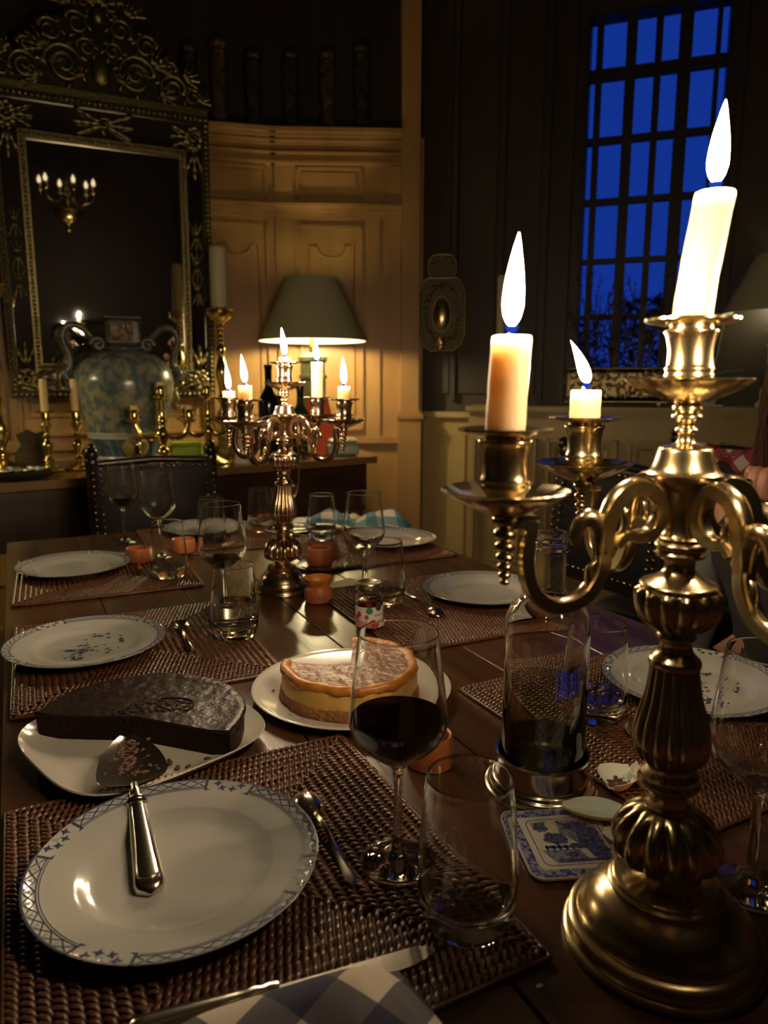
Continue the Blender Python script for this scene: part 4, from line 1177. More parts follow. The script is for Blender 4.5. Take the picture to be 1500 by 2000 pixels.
# ================================================================== small table things
def ring(label, x, y, r=.026, h=.036, m='ring_wood', z=TT, rot=0):
    prof = [(r * .90, 0), (r * 1.0, .002), (r * 1.06, h * .5), (r * 1.0, h - .002), (r * .95, h), (r * .86, h - .0015), (r * .84, h * .5), (r * .84, .0025), (0, .002)]
    t = thing('napkin_ring', label, 'napkin ring', (x, y, z + .0003), rot, 'turned wooden rings')
    mk('turned_wood', MB().lathe([(0, 0)] + prof, 40), m, t, smooth=45); return t
ring('orange wooden napkin ring behind the nearest wine glass', .386, .652)
ring('orange wooden ring left of the far left tumbler', .235, 1.745, .027, .034, 'ring_wood', TT + MH)
ring('orange wooden ring right of the far left tumbler', .352, 1.80, .027, .034, 'ring_wood', TT + MH)
ring('reddish wooden ring seen through a tumbler near the far end', .648, 2.06, .026, .034)
pt = thing('small_pot', 'dark terracotta pot on a little dark tray', 'pot', (.606, 1.530, TT + .0085))
mk('pot_body', MB().lathe(smoothprof([(0, 0), (.024, 0), (.030, .006), (.0325, .020), (.0290, .036), (.0270, .0395), (.0250, .0395), (.0240, .036), (.026, .022), (.020, .006), (0, .005)], 3), 40), 'terracotta', pt, smooth=50)
tr = thing('small_tray', 'dark round tray under the terracotta pot', 'tray', (.612, 1.535, TT + .0004))
mk('tray_base', MB().lathe([(0, 0), (.052, 0), (.060, .004), (.0605, .0065), (.058, .006), (.051, .0035), (0, .0035)], 40), 'dark_wood', tr, smooth=50)
mk('tray_mat', MB().lathe([(0, .0036), (.044, .0036), (.045, .0060), (0, .0064)], 40), 'rattan', tr, smooth=50)
pt = thing('honey_pot', 'terracotta pot with a paper lined top and faint lettering', 'pot', (.506, 1.286, TT + .0004))
body = mk('pot_body', MB().lathe(smoothprof([(0, 0), (.0225, 0), (.0265, .004), (.0278, .014), (.0262, .024), (.0235, .029), (.0230, .031), (.0215, .031), (.0215, .024), (.0215, .006), (0, .005)], 3), 40), 'terracotta', pt, smooth=50)
mk('paper_lining', MB().lathe([(.0218, .026), (.0228, .031), (.0250, .038), (.0292, .0455), (.0296, .0475), (.0286, .0468), (.0245, .0385), (.0212, .031)], 40, flute=lambda i, a: 1 + .03 * sin(9 * a) * (i in (3, 4, 5)), closed=True), 'cheese_rim', pt, smooth=60)
mk('filling', MB().lathe([(0, .034), (.022, .034), (.0222, .030), (0, .030)], 32), 'cheese_side', pt, smooth=60)
def wrap_pot(c):
    a = radians(-110) + c.x / .0280; return Vector(((.0279 + c.z) * cos(a), (.0279 + c.z) * sin(a), .0105 + c.y))
text_mesh('U MENC', .0082, 'pot_ink', 'lettering', pt, wrap_pot)
jr = thing('jam_jar', 'small red jam jar with silver lid and berry label', 'jar', (.522, 1.090, TT + .0004))
mk('glass_body', MB().lathe(smoothprof([(0, .001), (.021, 0), (.0240, .003), (.0242, .010), (.0242, .054), (.0236, .060), (.0205, .066), (.0200, .073)], 3) + smoothprof([(.0188, .073), (.0192, .066), (.0222, .059), (.0228, .053), (.0228, .006), (.019, .004), (0, .004)], 3), 44), 'glass', jr, smooth=60)
mk('jam', MB().lathe([(0, .0045), (.019, .0046), (.0226, .0066), (.0226, .052), (.018, .0535), (0, .0535)], 40), 'jam', jr, smooth=60)
lid = mk('lid', MB().lathe([(0, .0735), (.0185, .0735), (.0222, .0738), (.0228, .0745), (.0228, .0835), (.0218, .0852), (.0190, .0854), (.0175, .0842), (0, .0842)], 44), 'lid', jr, smooth=45)
def wrap(r, a0, a1, z0, z1, n=24, zf=None):
    b = MB(); V = []; F = []
    for i in range(n + 1):
        a = a0 + (a1 - a0) * i / n; V += [(r * cos(a), r * sin(a), z0), (r * cos(a), r * sin(a), z1 if zf is None else zf(i / n))]
    for i in range(n): F.append((2 * i, 2 * i + 2, 2 * i + 3, 2 * i + 1))
    return b.add(V, F)
F0 = radians(-116)     # side of the jar that faces the near end of the table
mk('label', wrap(.02445, F0 - 1.35, F0 + 1.35, .010, .046), 'label_white', jr)
mk('label_red_band', wrap(.02455, F0 - 1.35, F0 - .15, .010, .024, 24, lambda u: .024 + .003 * sin(u * 6)), 'label_pink', jr)
def disc_on(r, a, z, s, sy=1.0, n=18):
    b = MB(); V = [(r * cos(a), r * sin(a), z)] + [(r * cos(a + s * cos(t) / r), r * sin(a + s * cos(t) / r), z + s * sy * sin(t)) for t in [2 * pi * k / n for k in range(n)]]
    return b.add(V, [(0, 1 + k, 1 + (k + 1) % n) for k in range(n)])
mk('label_green_seal', disc_on(.0247, F0 + .02, .040, .0062), 'label_green', jr)
mk('label_dark_seal', disc_on(.0247, F0 + .72, .0465, .0068, 1.15), 'label_dark', jr)
for da, z, s in ((-.75, .033, .0042), (-.95, .028, .0036), (-.18, .029, .0036), (.28, .0165, .0068), (.0, .014, .0045)):
    mk('label_berry', disc_on(.0248, F0 + da, z, s, 1.2), 'label_red', jr)
mk('label_text_bar', wrap(.0248, F0 + .35, F0 + 1.05, .030, .0335), 'label_pink', jr)
mk('paper_card', MB().box((0, 0, .0005), (.085, .055, .0008)), 'cream_paper', None, (.600, 1.372, TT + .0004), (0, 0, radians(20)), label='pale paper card on the table behind the jam jar', cat='card')

# blue transferware coaster
co = thing('table_coaster', 'square blue and white picture coaster beside the candelabra base', 'coaster', (.428, .466, TT + .0004), radians(-21))
def rrect(h, r, n=6):
    out = []
    for cx, cy, a0 in ((h - r, h - r, 0), (-h + r, h - r, pi / 2), (-h + r, -h + r, pi), (h - r, -h + r, 3 * pi / 2)):
        out += [(cx + r * cos(a0 + pi / 2 * k / n), cy + r * sin(a0 + pi / 2 * k / n)) for k in range(n + 1)]
    return out
H = .050
mk('cork_base', MB().prism(rrect(H - .0008, .011), 0, .0022), 'coaster_cork', co)
mk('face', MB().prism(rrect(H, .012), .0022, .0042), 'coaster_cream', co)
def frame_ring(p0, p1, z):
    n = len(p0); b = MB(); return b.add([(x, y, z) for x, y in p0] + [(x, y, z) for x, y in p1], [(i, (i + 1) % n, n + (i + 1) % n, n + i) for i in range(n)])
ZP = .00435
mk('border_print', frame_ring(rrect(H - .0012, .011), [(x * (1 + .035 * sin(14 * atan2(y, x))), y * (1 + .035 * cos(13 * atan2(y, x)))) for x, y in rrect(.0395, .008)], ZP), 'coaster_blue', co)
mk('line_print', frame_ring(rrect(.0342, .008), rrect(.0333, .0075), ZP), 'coaster_deep', co)
b = MB(); rn = random.Random(4)
def fp(pts, z=ZP):
    n = len(pts); cx = sum(p[0] for p in pts) / n; cy = sum(p[1] for p in pts) / n
    b.add([(x, y, z) for x, y in pts] + [(cx, cy, z)], [(i, (i + 1) % n, n) for i in range(n)])
def blobp(cx, cy, rx, ry, n=22, j=.22):
    fp([(cx + rx * (1 + rn.uniform(-j, j)) * cos(2 * pi * k / n), cy + ry * (1 + rn.uniform(-j, j)) * sin(2 * pi * k / n)) for k in range(n)], ZP + rn.uniform(0, .00008))
blobp(-.012, .004, .011, .009); blobp(-.022, .022, .007, .007); blobp(.012, .022, .013, .006); blobp(.020, .004, .011, .016); blobp(.008, -.008, .010, .005); blobp(-.004, -.020, .006, .004); blobp(.022, -.018, .009, .010)
fp([(-.026, -.006), (.004, -.008), (.004, -.011), (-.026, -.010)]); fp([(-.020, -.025), (.028, -.027), (.028, -.031), (-.020, -.030)])
for k in range(5): fp([(-.026 + k * .006, -.006), (-.0235 + k * .006, -.006), (-.0235 + k * .006, -.014), (-.026 + k * .006, -.014)])
fp([(-.006, .030), (-.003, .030), (.026, -.006), (.024, -.008)])
mk('scene_print', b, 'coaster_deep', co)
b = MB()
ZW = ZP - .00009
fp([(-.004, .031), (.031, .031), (.031, -.030), (.018, -.031), (.006, -.004), (-.006, .012)], ZW); fp([(-.031, -.012), (.004, -.013), (.010, -.031), (-.022, -.031)], ZW); fp([(-.030, .030), (-.014, .031), (-.020, .015), (-.029, .018)], ZW)
mk('wash_print', b, 'coaster_mid', co)

# fallen flower petals
def petal(label, x, y, z, rz, L, W, curl, seed):
    rn2 = random.Random(seed); ph = rn2.uniform(0, 6)
    def fn(u, v):
        s = sin(pi * min(.97, max(.03, u))) ** .6; xx = (u - .5) * L; yy = (v - .5) * W * s
        return (xx, yy + curl * .3 * sin(u * 3), .002 + curl * ((v - .5) * 2) ** 2 * s + curl * .7 * (2 * u - 1) ** 2 + .0012 * sin(v * 14 + ph))
    mk('flower_petal', cloth(fn, 14, 10, .0007), 'petal', None, (x, y, z), (0, 0, rz), smooth=80, label=label, cat='petal', group='fallen white petals')
petal('long white petal lying on the blue picture coaster', .474, .480, TT + .0046, radians(-42), .066, .034, .009, 1)
petal('white petal resting against the candelabra knop', .470, .437, TT + .002, radians(-60), .045, .030, .008, 2)
petal('curled white petal between silver coaster and candelabra', .537, .512, TT + .001, radians(20), .050, .042, .016, 3)
petal('small white petal behind the candelabra stem', .566, .498, TT + .001, radians(75), .046, .036, .020, 4)
mk('crumb_of_wax', MB().ell((0, 0, 0), (.003, .002, .001), 7, 4), 'cream_paper', None, (.300, .350, TT + .0012), smooth=80, label='small pale crumb on the bare table near the candelabra base', cat='crumb')

# ================================================================== side table and what stands on it
SZ = .85
sd = thing('side_table', 'long dark side table under the gilt mirror', 'table', (0, 0, 0))
top = [(-.86, 2.508), (1.442, 2.921), (1.595, 3.60), (-.89, 3.19)]
mk('top_board', MB().prism(top, SZ - .03, SZ), 'sideboard_top', sd)
ap = [(-.82, 2.545), (1.40, 2.945), (1.545, 3.57), (-.85, 3.16)]
mk('apron', MB().prism(ap, SZ - .24, SZ - .03), 'dark_wood', sd)
for x, y in ((-.78, 2.595), (1.36, 2.98), (1.49, 3.52), (-.80, 3.11)):
    mk('leg', lambda: MB().lathe(smoothprof([(.03, 0), (.035, .06), (.024, .1), (.036, .2), (.030, .4), (.036, .45), (.036, .62)], 3), 14), 'dark_wood', sd, (x, y, 0), smooth=40, key='sd_leg')

# ---- gilt mirror (local x along the wall, y into the wall, origin at bottom centre)
mr = thing('wall_mirror', 'tall gilt carved mirror with a scrolled crest', 'mirror', (.470, 3.84, 1.105), radians(-1.5))
mr.rotation_euler[0] = radians(3.8)
HW, MHT = .47, 1.32
def rect_strip(b, x0, x1, z0, z1, y0, y1): return wallbox(b, x0, x1, y0, y1, z0, z1)
def rframe(hx, z0, z1, w_, y0, y1):
    b = MB(); rect_strip(b, -hx, hx, z0, z0 + w_, y0, y1); rect_strip(b, -hx, hx, z1 - w_, z1, y0, y1)
    rect_strip(b, -hx, -hx + w_, z0 + w_, z1 - w_, y0, y1); rect_strip(b, hx - w_, hx, z0 + w_, z1 - w_, y0, y1); return b
mk('back_board', rect_strip(MB(), -HW, HW, 0, MHT, 0, .03), 'dark_wood', mr)
mk('outer_frame', rframe(HW, 0, MHT, .035, -.03, 0), 'dark_gilt', mr)
mk('inner_frame', rframe(.36, .13, 1.16, .032, -.034, 0), 'gilt', mr)
mk('main_glass', rect_strip(MB(), -.33, .33, .16, 1.13, -.010, -.004), 'mirror', mr)
for nm, a in (('border_glass', (-.435, -.36, .13, 1.16)), ('border_glass', (.36, .435, .13, 1.16)), ('border_glass', (-.435, .435, .035, .13)), ('border_glass', (-.435, .435, 1.16, 1.285))):
    mk(nm, rect_strip(MB(), *a, -.012, -.006), 'mirror', mr)
def beads(b, x0, z0, x1, z1, y, r, step):
    L = sqrt((x1 - x0) ** 2 + (z1 - z0) ** 2); n = int(L / step)
    for i in range(n + 1):
        t = i / n; b.ell((x0 + (x1 - x0) * t, y, z0 + (z1 - z0) * t), (r * 1.1, r, r), 6, 4)
b = MB()
for hx, z0, z1, y, r in ((HW - .017, .017, MHT - .017, -.034, .010), (.344, .146, 1.144, -.038, .008)):
    beads(b, -hx, z0, hx, z0, y, r, r * 2.3); beads(b, -hx, z1, hx, z1, y, r, r * 2.3); beads(b, -hx, z0, -hx, z1, y, r, r * 2.3); beads(b, hx, z0, hx, z1, y, r, r * 2.3)
mk('beading', b, 'gilt', mr, smooth=80, kind='stuff')
def spiral(b, cx, cz, r0, turns, sgn, th, y, a0, rnd):
    n = int(18 * turns); pts = []; rad = []
    for i in range(n + 1):
        t = i / n; a = a0 + sgn * 2 * pi * turns * t; r = r0 * (1 - .82 * t)
        pts.append((cx + r * cos(a), y - .012 * t, cz + r * sin(a))); rad.append(th * (1 - .5 * t))
    b.tube(pts, rad, 6)
    for k in range(6):
        a = a0 + sgn * k * .9; q = r0 * 1.02
        M = Matrix.Rotation(-a - sgn * .7, 3, 'Y')
        b.ell((cx + q * cos(a), y, cz + q * sin(a)), (th * 2.4, th * .8, th * .9), 7, 5, M)
def leafspray(b, cx, cz, a, L, n, y, rnd):
    for k in range(n):
        t = a + (k - (n - 1) / 2) * .42
        for s in (.35, .7, 1.0):
            M = Matrix.Rotation(-t, 3, 'Y')
            b.ell((cx + L * s * .8 * cos(t), y - .006 * sin(s * 3), cz + L * s * .8 * sin(t)), (L * .26, .008, L * .085), 7, 5, M)
for sx in (-1, 1):                       # corner cartouches and mid-side mounts over the border glass
    for cz in (1.22, .085):
        b = MB(); rn = random.Random(3); cx = sx * .40
        for k in range(9):
            a = k * .7; b.ell((cx + .032 * cos(a), -.022, cz + .045 * sin(a)), (.016, .012, .020), 8, 6, Matrix.Rotation(a, 3, 'Y'))
        spiral(b, cx, cz, .03, 1.3, sx, .008, -.026, 0, rn); leafspray(b, cx, cz, pi / 2 if cz > .6 else -pi / 2, .05, 3, -.02, rn)
        leafspray(b, cx, cz, pi if sx > 0 else 0, .11, 3, -.02, rn); leafspray(b, cx, cz - (.06 if cz > .6 else -.06), -pi / 2 if cz > .6 else pi / 2, .12, 3, -.02, rn)
        mk('corner_mount', b, 'gilt', mr, smooth=80)
    b = MB(); rn = random.Random(4)
    for cz in (.52, .64, .78):
        leafspray(b, sx * .398, cz, pi / 2, .07, 3, -.02, rn); leafspray(b, sx * .398, cz, -pi / 2, .07, 3, -.02, rn)
    mk('side_mount', b, 'gilt', mr, smooth=80)
b = MB(); rn = random.Random(8); leafspray(b, 0, 1.225, 0, .13, 3, -.02, rn); leafspray(b, 0, 1.225, pi, .13, 3, -.02, rn); spiral(b, 0, 1.225, .03, 1.2, 1, .008, -.024, 0, rn)
mk('top_mount', b, 'gilt', mr, smooth=80)
cr = mk('crest', rect_strip(MB(), -HW + .005, HW - .005, MHT, MHT + .03, -.03, .012), 'gilt', mr)
b = MB(); rn = random.Random(12)
back = [(-.44, .03), (-.44, .12), (-.33, .15), (-.31, .22), (-.24, .24), (-.20, .31), (-.12, .34), (-.10, .40), (-.05, .44), (0, .47), (.05, .44), (.10, .40), (.12, .34), (.20, .31), (.24, .24), (.31, .22), (.33, .15), (.44, .12), (.44, .03)]
bb = MB(); n = len(back); bb.add([(x, .004, MHT + z) for x, z in back] + [(x, .018, MHT + z) for x, z in back], [tuple(range(n)), tuple(range(2 * n - 1, n - 1, -1))] + [(i, (i + 1) % n, n + (i + 1) % n, n + i) for i in range(n)])
mk('crest_ground', bb, 'dark_gilt', cr)
for sx in (-1, 1):
    for cx, cz, r, tn, th in ((.15, .13, .085, 2.0, .013), (.31, .10, .062, 1.8, .011), (.405, .075, .04, 1.5, .009), (.20, .255, .05, 1.6, .010), (.09, .30, .05, 1.5, .010), (.30, .185, .032, 1.3, .008), (.055, .21, .04, 1.4, .009), (.06, .39, .035, 1.3, .008)):
        q = MB(); spiral(q, sx * cx, MHT + cz, r, tn, sx, th, -.01, (0 if sx > 0 else pi) + rn.uniform(-.6, .6), rn)
        mk('crest_scroll', q, 'gilt', cr, smooth=80)
    for cx, cz, a, L in ((.22, .18, .6, .10), (.36, .15, .4, .08), (.12, .36, 1.0, .09), (.25, .06, .1, .09), (.08, .08, 1.2, .08), (.16, .13, .9, .06), (.43, .06, .8, .06)):
        q = MB(); leafspray(q, sx * cx, MHT + cz, a if sx > 0 else pi - a, L, 5, -.014, rn)
        mk('crest_leaf', q, 'gilt', cr, smooth=80)
q = MB(); leafspray(q, 0, MHT + .38, pi / 2, .12, 7, -.02, rn); q.ell((0, -.02, MHT + .34), (.03, .02, .035), 12, 8)
mk('crest_shell', q, 'gilt', cr, smooth=80)
mk('crest_boss', MB().ell((0, -.02, MHT + .12), (.04, .02, .06), 12, 8), 'gilt', cr, smooth=80)

# ---- faience fountain urn
ur = thing('fountain_urn', 'large blue grey faience urn with handles and a mask tap', 'urn', (.418, 3.20, SZ))
mk('foot', MB().lathe(smoothprof([(0, 0), (.135, 0), (.140, .008), (.135, .018), (.125, .022), (.122, .03)], 2), 56), 'urn_cream', ur, smooth=40)
mk('lower_body', MB().lathe(smoothprof([(.122, .028), (.130, .05), (.145, .085), (.152, .102)], 3), 56), 'urn_blue', ur, smooth=60)
mk('band', MB().lathe([(.150, .100), (.157, .103), (.158, .110), (.154, .113), (.160, .118), (.161, .124), (.158, .127)], 56), 'urn_cream', ur, smooth=30)
mk('belly', MB().lathe(smoothprof([(.158, .126), (.172, .185), (.186, .245), (.195, .30), (.194, .345), (.176, .395), (.135, .432), (.090, .450), (.070, .456)], 4), 64), 'urn_faience', ur, smooth=60)
mk('shoulder_ring', MB().lathe(smoothprof([(.070, .452), (.078, .458), (.076, .468), (.066, .472)], 2), 40), 'urn_dark', ur, smooth=40)
nk_ = mk('neck_box', MB().bbox((0, 0, .525), (.135, .12, .105), .012), 'urn_dark', ur)
mk('neck_plaque', MB().bbox((-.01, -.064, .525), (.09, .008, .075), .004), 'carved_red', nk_)
mk('neck_rim', MB().bbox((0, 0, .582), (.15, .135, .012), .005), 'urn_dark', nk_)
for sx in (-1, 1):
    pts = [(sx * .06, 0, .46), (sx * .11, 0, .50), (sx * .155, 0, .545), (sx * .205, 0, .545), (sx * .225, 0, .50), (sx * .205, 0, .44), (sx * .20, 0, .395), (sx * .225, 0, .36), (sx * .20, 0, .33), (sx * .175, 0, .355)]
    h = mk('handle', MB().tube(smoothline(pts, 5), .014, 10), 'urn_dark', ur, smooth=70)
    q = MB(); sp = [(sx * (.095 + .03 * (1 - t / 14) * cos(t * .7)), -.02, .475 + .032 * (1 - t / 14) * sin(t * .7)) for t in range(13)]
    q.tube(sp, .011, 8); mk('scroll', q, 'urn_dark', h, smooth=70)
    q = MB(); q.ell((sx * .192, -.02, .262), (.022, .034, .04), 12, 8); q.ell((sx * .203, -.035, .255), (.012, .018, .014), 10, 6); q.ell((sx * .198, -.03, .225), (.01, .02, .012), 8, 6)
    mk('side_mask', q, 'figurine_gold', ur, smooth=70)
# mask with tap on the side that faces the table
M = Matrix.Rotation(radians(-90), 4, 'X')
mk('tap_mask', MB().lathe(smoothprof([(0, .0), (.048, 0), (.050, .010), (.040, .026), (.028, .034), (0, .036)], 3), 32).xform(Matrix.Translation((.01, -.128, .075)) @ Matrix.Rotation(radians(90), 4, 'X')), 'figurine_gold', ur, smooth=60)
q = MB(); q.ell((.01, -.17, .082), (.016, .016, .012), 10, 8); q.ell((-.008, -.163, .092), (.008, .008, .006), 8, 6); q.ell((.028, -.163, .092), (.008, .008, .006), 8, 6)
mk('mask_face', q, 'brass_bright', ur, smooth=70)
mk('tap_spout', MB().tube([(.01, -.165, .062), (.01, -.195, .058), (.01, -.200, .045)], [.011, .010, .012], 12), 'bottle_dark', ur, smooth=60)

# ---- candlesticks
def baluster(h):
    P = [(.0, 0), (.9, .02), (.6, .05), (.35, .08), (.5, .12), (.3, .16), (.45, .22), (.6, .28), (.3, .34), (.42, .38), (.28, .42), (.4, .50), (.55, .58), (.28, .66), (.45, .70), (.28, .74), (.40, .82), (.55, .88), (.75, .93), (.6, .96), (.7, 1.0)]
    return P
def tall_candlestick(label, clabel, x, y, h, cr_, ch, m='brass_bright', bow=(0, 0)):
    t = thing('pricket_candlestick', label, 'candlestick', (x, y, SZ))
    mk('base', MB().lathe(smoothprof([(0, 0), (.085, 0), (.09, .01), (.075, .02), (.045, .035), (.02, .05)], 2), 32), m, t, smooth=45)
    for sgn in range(3):
        a = sgn * 2.09 + .5; mk('foot', MB().ell((.08 * cos(a), .08 * sin(a), .014), (.02, .02, .014), 10, 6), m, t, smooth=60)
    b = MB(); b.lathe(smoothprof([(.02, .05), (.03, .07), (.016, .09), (.03, .13), (.035, .17), (.014, .22), (.024, .25), (.014, .28), (.022, .33), (.028, .38), (.013, .44), (.02, .47), (.013, .49)], 3), 24)
    z = .49
    while z < h - .07: b.ell((0, 0, z + .012), (.015, .015, .0135), 14, 8); z += .022
    mk('stem', b, m, t, smooth=60)
    mk('drip_pan', MB().lathe(smoothprof([(.013, h - .075), (.02, h - .06), (.045, h - .045), (.056, h - .025), (.058, h - .02), (.05, h - .018), (.05, h - .012), (.058, h - .008), (.056, h), (.02, h)], 2), 36), m, t, smooth=45)
    c = thing('pillar_candle', clabel, 'candle', (x, y, SZ + h + .0003))
    pr_ = [(cr_, 0), (cr_ * 1.02, ch * .5), (cr_ * .98, ch * .9), (cr_ * .9, ch * .97), (cr_ * .6, ch), (0, ch * .985)]
    b = MB().lathe(smoothprof(pr_, 3), 28); b.v = [(X + bow[0] * (Z / ch), Y + bow[1] * (Z / ch), Z) for X, Y, Z in b.v]
    mk('wax_body', b, 'old_wax', c, smooth=60)
    mk('wick', MB().tube([(bow[0], bow[1], ch * .98), (bow[0] + .002, bow[1], ch + .008)], .001, 5), 'wick', c)
tall_candlestick('tall brass candlestick at the left edge of the side table', 'thick pillar candle at the left edge of the picture', -.05, 2.965, .665, .040, .30, bow=(-.02, .01))
tall_candlestick('tall brass candlestick between mirror and table lamp', 'thick pillar candle left of the lamp shade', .850, 3.30, .65, .036, .262)
def short_candlestick(label, clabel, x, y):
    t = thing('brass_candlestick', label, 'candlestick', (x, y, SZ), .3, 'matching small brass candlesticks')
    def foot():
        b = MB(); b.bbox((0, 0, .006), (.085, .085, .012), .006); b.bbox((0, 0, .019), (.06, .06, .014), .006)
        return b
    mk('foot', foot, 'brass_bright', t, smooth=40, key='sc_foot')
    mk('stem', lambda: MB().lathe(smoothprof([(.022, .024), (.012, .035), (.018, .045), (.009, .06), (.016, .085), (.021, .10), (.009, .12), (.017, .13), (.009, .14), (.018, .165), (.021, .175), (.012, .182)], 3), 20), 'brass_bright', t, smooth=50, key='sc_stem')
    mk('socket', lambda: MB().lathe(smoothprof([(.012, .180), (.017, .19), (.016, .215), (.024, .217), (.030, .219), (.030, .222), (.012, .222)], 2), 24), 'brass_bright', t, smooth=45, key='sc_sock')
    c = thing('dinner_candle', clabel, 'candle', (x, y, SZ + .2225), 0, 'unlit candles in the small brass candlesticks')
    mk('wax_body', lambda: MB().lathe([(.0135, 0), (.0135, .10), (.0125, .112), (.008, .116), (0, .115)], 20), 'wax_plain', c, smooth=50, key='sc_wax')
    mk('wick', lambda: MB().tube([(0, 0, .113), (.001, 0, .124)], .001, 5), 'wick', c, key='sc_wick')
mat('wax_plain', (0.72,0.52,0.24), 0.5)
short_candlestick('left of the two small brass candlesticks before the urn', 'unlit candle in the left small brass candlestick', .102, 2.935)
short_candlestick('right of the two small brass candlesticks, by the urn', 'unlit candle in the right small brass candlestick', .205, 2.94)
def small_candelabra(label, x, y, rz, h):
    t = thing('small_candelabrum', label, 'candelabra', (x, y, SZ), rz, 'small three branch brass candelabra', scale=1.35)
    mk('base', lambda: MB().lathe(smoothprof([(0, 0), (.055, 0), (.058, .006), (.045, .014), (.02, .028), (.012, .04)], 2), 28), 'brass_bright', t, smooth=45, key='sm_base')
    mk('stem', lambda: MB().lathe(smoothprof([(.012, .038), (.018, .05), (.009, .065), (.016, .085), (.02, .10), (.009, .12), (.014, .135), (.009, .15), (.012, .19)], 3), 18), 'brass_bright', t, smooth=50, key='sm_stem')
    for k, (dx, dz) in enumerate(((0, .20), (.075, .135), (-.075, .135))):
        if k:
            s = 1 if dx > 0 else -1
            mk('arm', MB().tube(smoothline([(0, 0, .10), (s * .03, 0, .085), (s * .06, 0, .095), (s * .075, 0, .13)], 5), .0065, 8), 'brass_bright', t, smooth=60)
        mk('drip_pan', MB().lathe([(.006, dz - .008), (.022, dz), (.025, dz + .004), (.020, dz + .004), (.006, dz - .002)], 20, (dx, 0, 0)), 'brass_bright', t, smooth=50)
        mk('socket', MB().lathe(smoothprof([(.007, dz), (.013, dz + .008), (.011, dz + .022), (.014, dz + .03), (.0145, dz + .032), (.01, dz + .032)], 2), 18, (dx, 0, 0)), 'brass_bright', t, smooth=50)
        mk('candle_end', MB().lathe([(.009, dz + .030), (.009, dz + .042), (0, dz + .042)], 14, (dx, 0, 0)), 'wax_plain', t, smooth=50)
small_candelabra('small branched brass candelabra in front of the urn', .500, 2.86, radians(-20), .2)
small_candelabra('small branched brass candelabra right of the lime box', .695, 2.95, radians(15), .2)
lb = thing('lime_box', 'bright lime green box between the small candelabra', 'box', (.690, 3.34, SZ), radians(-15))
mk('box_body', MB().bbox((0, 0, .022), (.13, .07, .044), .004), 'lime', lb); mk('box_lid', MB().bbox((0, 0, .052), (.135, .075, .016), .004), 'lime', lb)
fg = thing('gilt_animal_figurine', 'seated gilt animal figurine on the side table', 'figurine', (.820, 3.14, SZ))
q = MB(); q.ell((0, 0, .07), (.04, .035, .07), 14, 10); q.ell((-.02, -.02, .03), (.025, .03, .03), 10, 8); q.ell((.025, -.02, .03), (.025, .03, .03), 10, 8)
mk('body', q, 'figurine_gold', fg, smooth=70)
q = MB(); q.ell((0, -.015, .165), (.034, .032, .032), 14, 10); q.ell((0, -.045, .158), (.016, .018, .014), 10, 8)
hd = mk('head', q, 'figurine_gold', fg, smooth=70)
for s in (-1, 1): mk('ear', MB().ell((s * .025, -.01, .197), (.011, .008, .016), 8, 6), 'figurine_gold', hd, smooth=70)
mk('arms', MB().tube([(-.035, -.015, .11), (-.03, -.05, .09), (0, -.055, .085), (.03, -.05, .09), (.035, -.015, .11)], .012, 8), 'figurine_gold', fg, smooth=70)
fg = thing('white_figurine', 'small white figurine with a red collar on the side table', 'figurine', (.835, 2.94, SZ))
mk('robe', MB().lathe(smoothprof([(0, 0), (.035, 0), (.04, .005), (.028, .05), (.018, .085), (.012, .10)], 3), 24), 'figurine_white', fg, smooth=60)
mk('collar', MB().lathe([(.012, .098), (.02, .10), (.02, .107), (.012, .109)], 20), 'figurine_red', fg, smooth=50)
mk('head', MB().ell((0, 0, .128), (.017, .018, .021), 12, 8), 'figurine_white', fg, smooth=70)
def wine_bottle(label, x, y, m, h=.32, r=.041, lab=True):
    t = thing('wine_bottle', label, 'bottle', (x, y, SZ))
    mk('glass_body', MB().lathe(smoothprof([(0, .004), (r * .9, 0), (r, .006), (r, h * .55), (r * .9, h * .64), (r * .45, h * .74), (.0155, h * .80), (.0145, h * .95), (.017, h * .955), (.017, h)], 3), 36), m, t, smooth=50)
    mk('capsule', MB().lathe([(.0152, h * .84), (.0156, h * .95), (.0178, h * .955), (.0178, h + .001), (0, h + .001)], 24), 'bottle_dark', t, smooth=50)
    if lab: mk('label', MB().lathe([(r + .0004, h * .16), (r + .0004, h * .44)], 36), 'figurine_white', t, smooth=60)
wine_bottle('tall black bottle behind the left candles of the far candelabra', .985, 3.05, 'bottle_dark', .40, .046)
wine_bottle('slim dark bottle left of the lamp foot', 1.055, 3.10, 'bottle_dark', .27, .036, False)
wine_bottle('green wine bottle in front of the lamp foot', 1.135, 3.07, 'bottle_green', .31, .038)
oc = thing('orange_card', 'bright orange card standing below the lamp', 'card', (1.245, 3.13, SZ), radians(-20))
mk('card_face', MB().add([(-.10, 0, 0), (.10, 0, 0), (.045, .05, .26), (-.045, .05, .26), (-.10, .003, 0), (.10, .003, 0), (.045, .053, .26), (-.045, .053, .26)], [(0, 1, 2, 3), (7, 6, 5, 4), (0, 4, 5, 1), (1, 5, 6, 2), (2, 6, 7, 3), (3, 7, 4, 0)]), 'orange_card', oc)
mk('card_back', MB().add([(-.10, .13, 0), (.10, .13, 0), (.045, .056, .26), (-.045, .056, .26), (-.10, .133, 0), (.10, .133, 0), (.045, .059, .26), (-.045, .059, .26)], [(3, 2, 1, 0), (4, 5, 6, 7), (0, 1, 5, 4), (1, 2, 6, 5), (2, 3, 7, 6), (3, 0, 4, 7)]), 'orange_card', oc)
pb = thing('ceramic_box', 'pale green ceramic box at the right end of the side table', 'box', (1.315, 3.02, SZ), radians(-10))
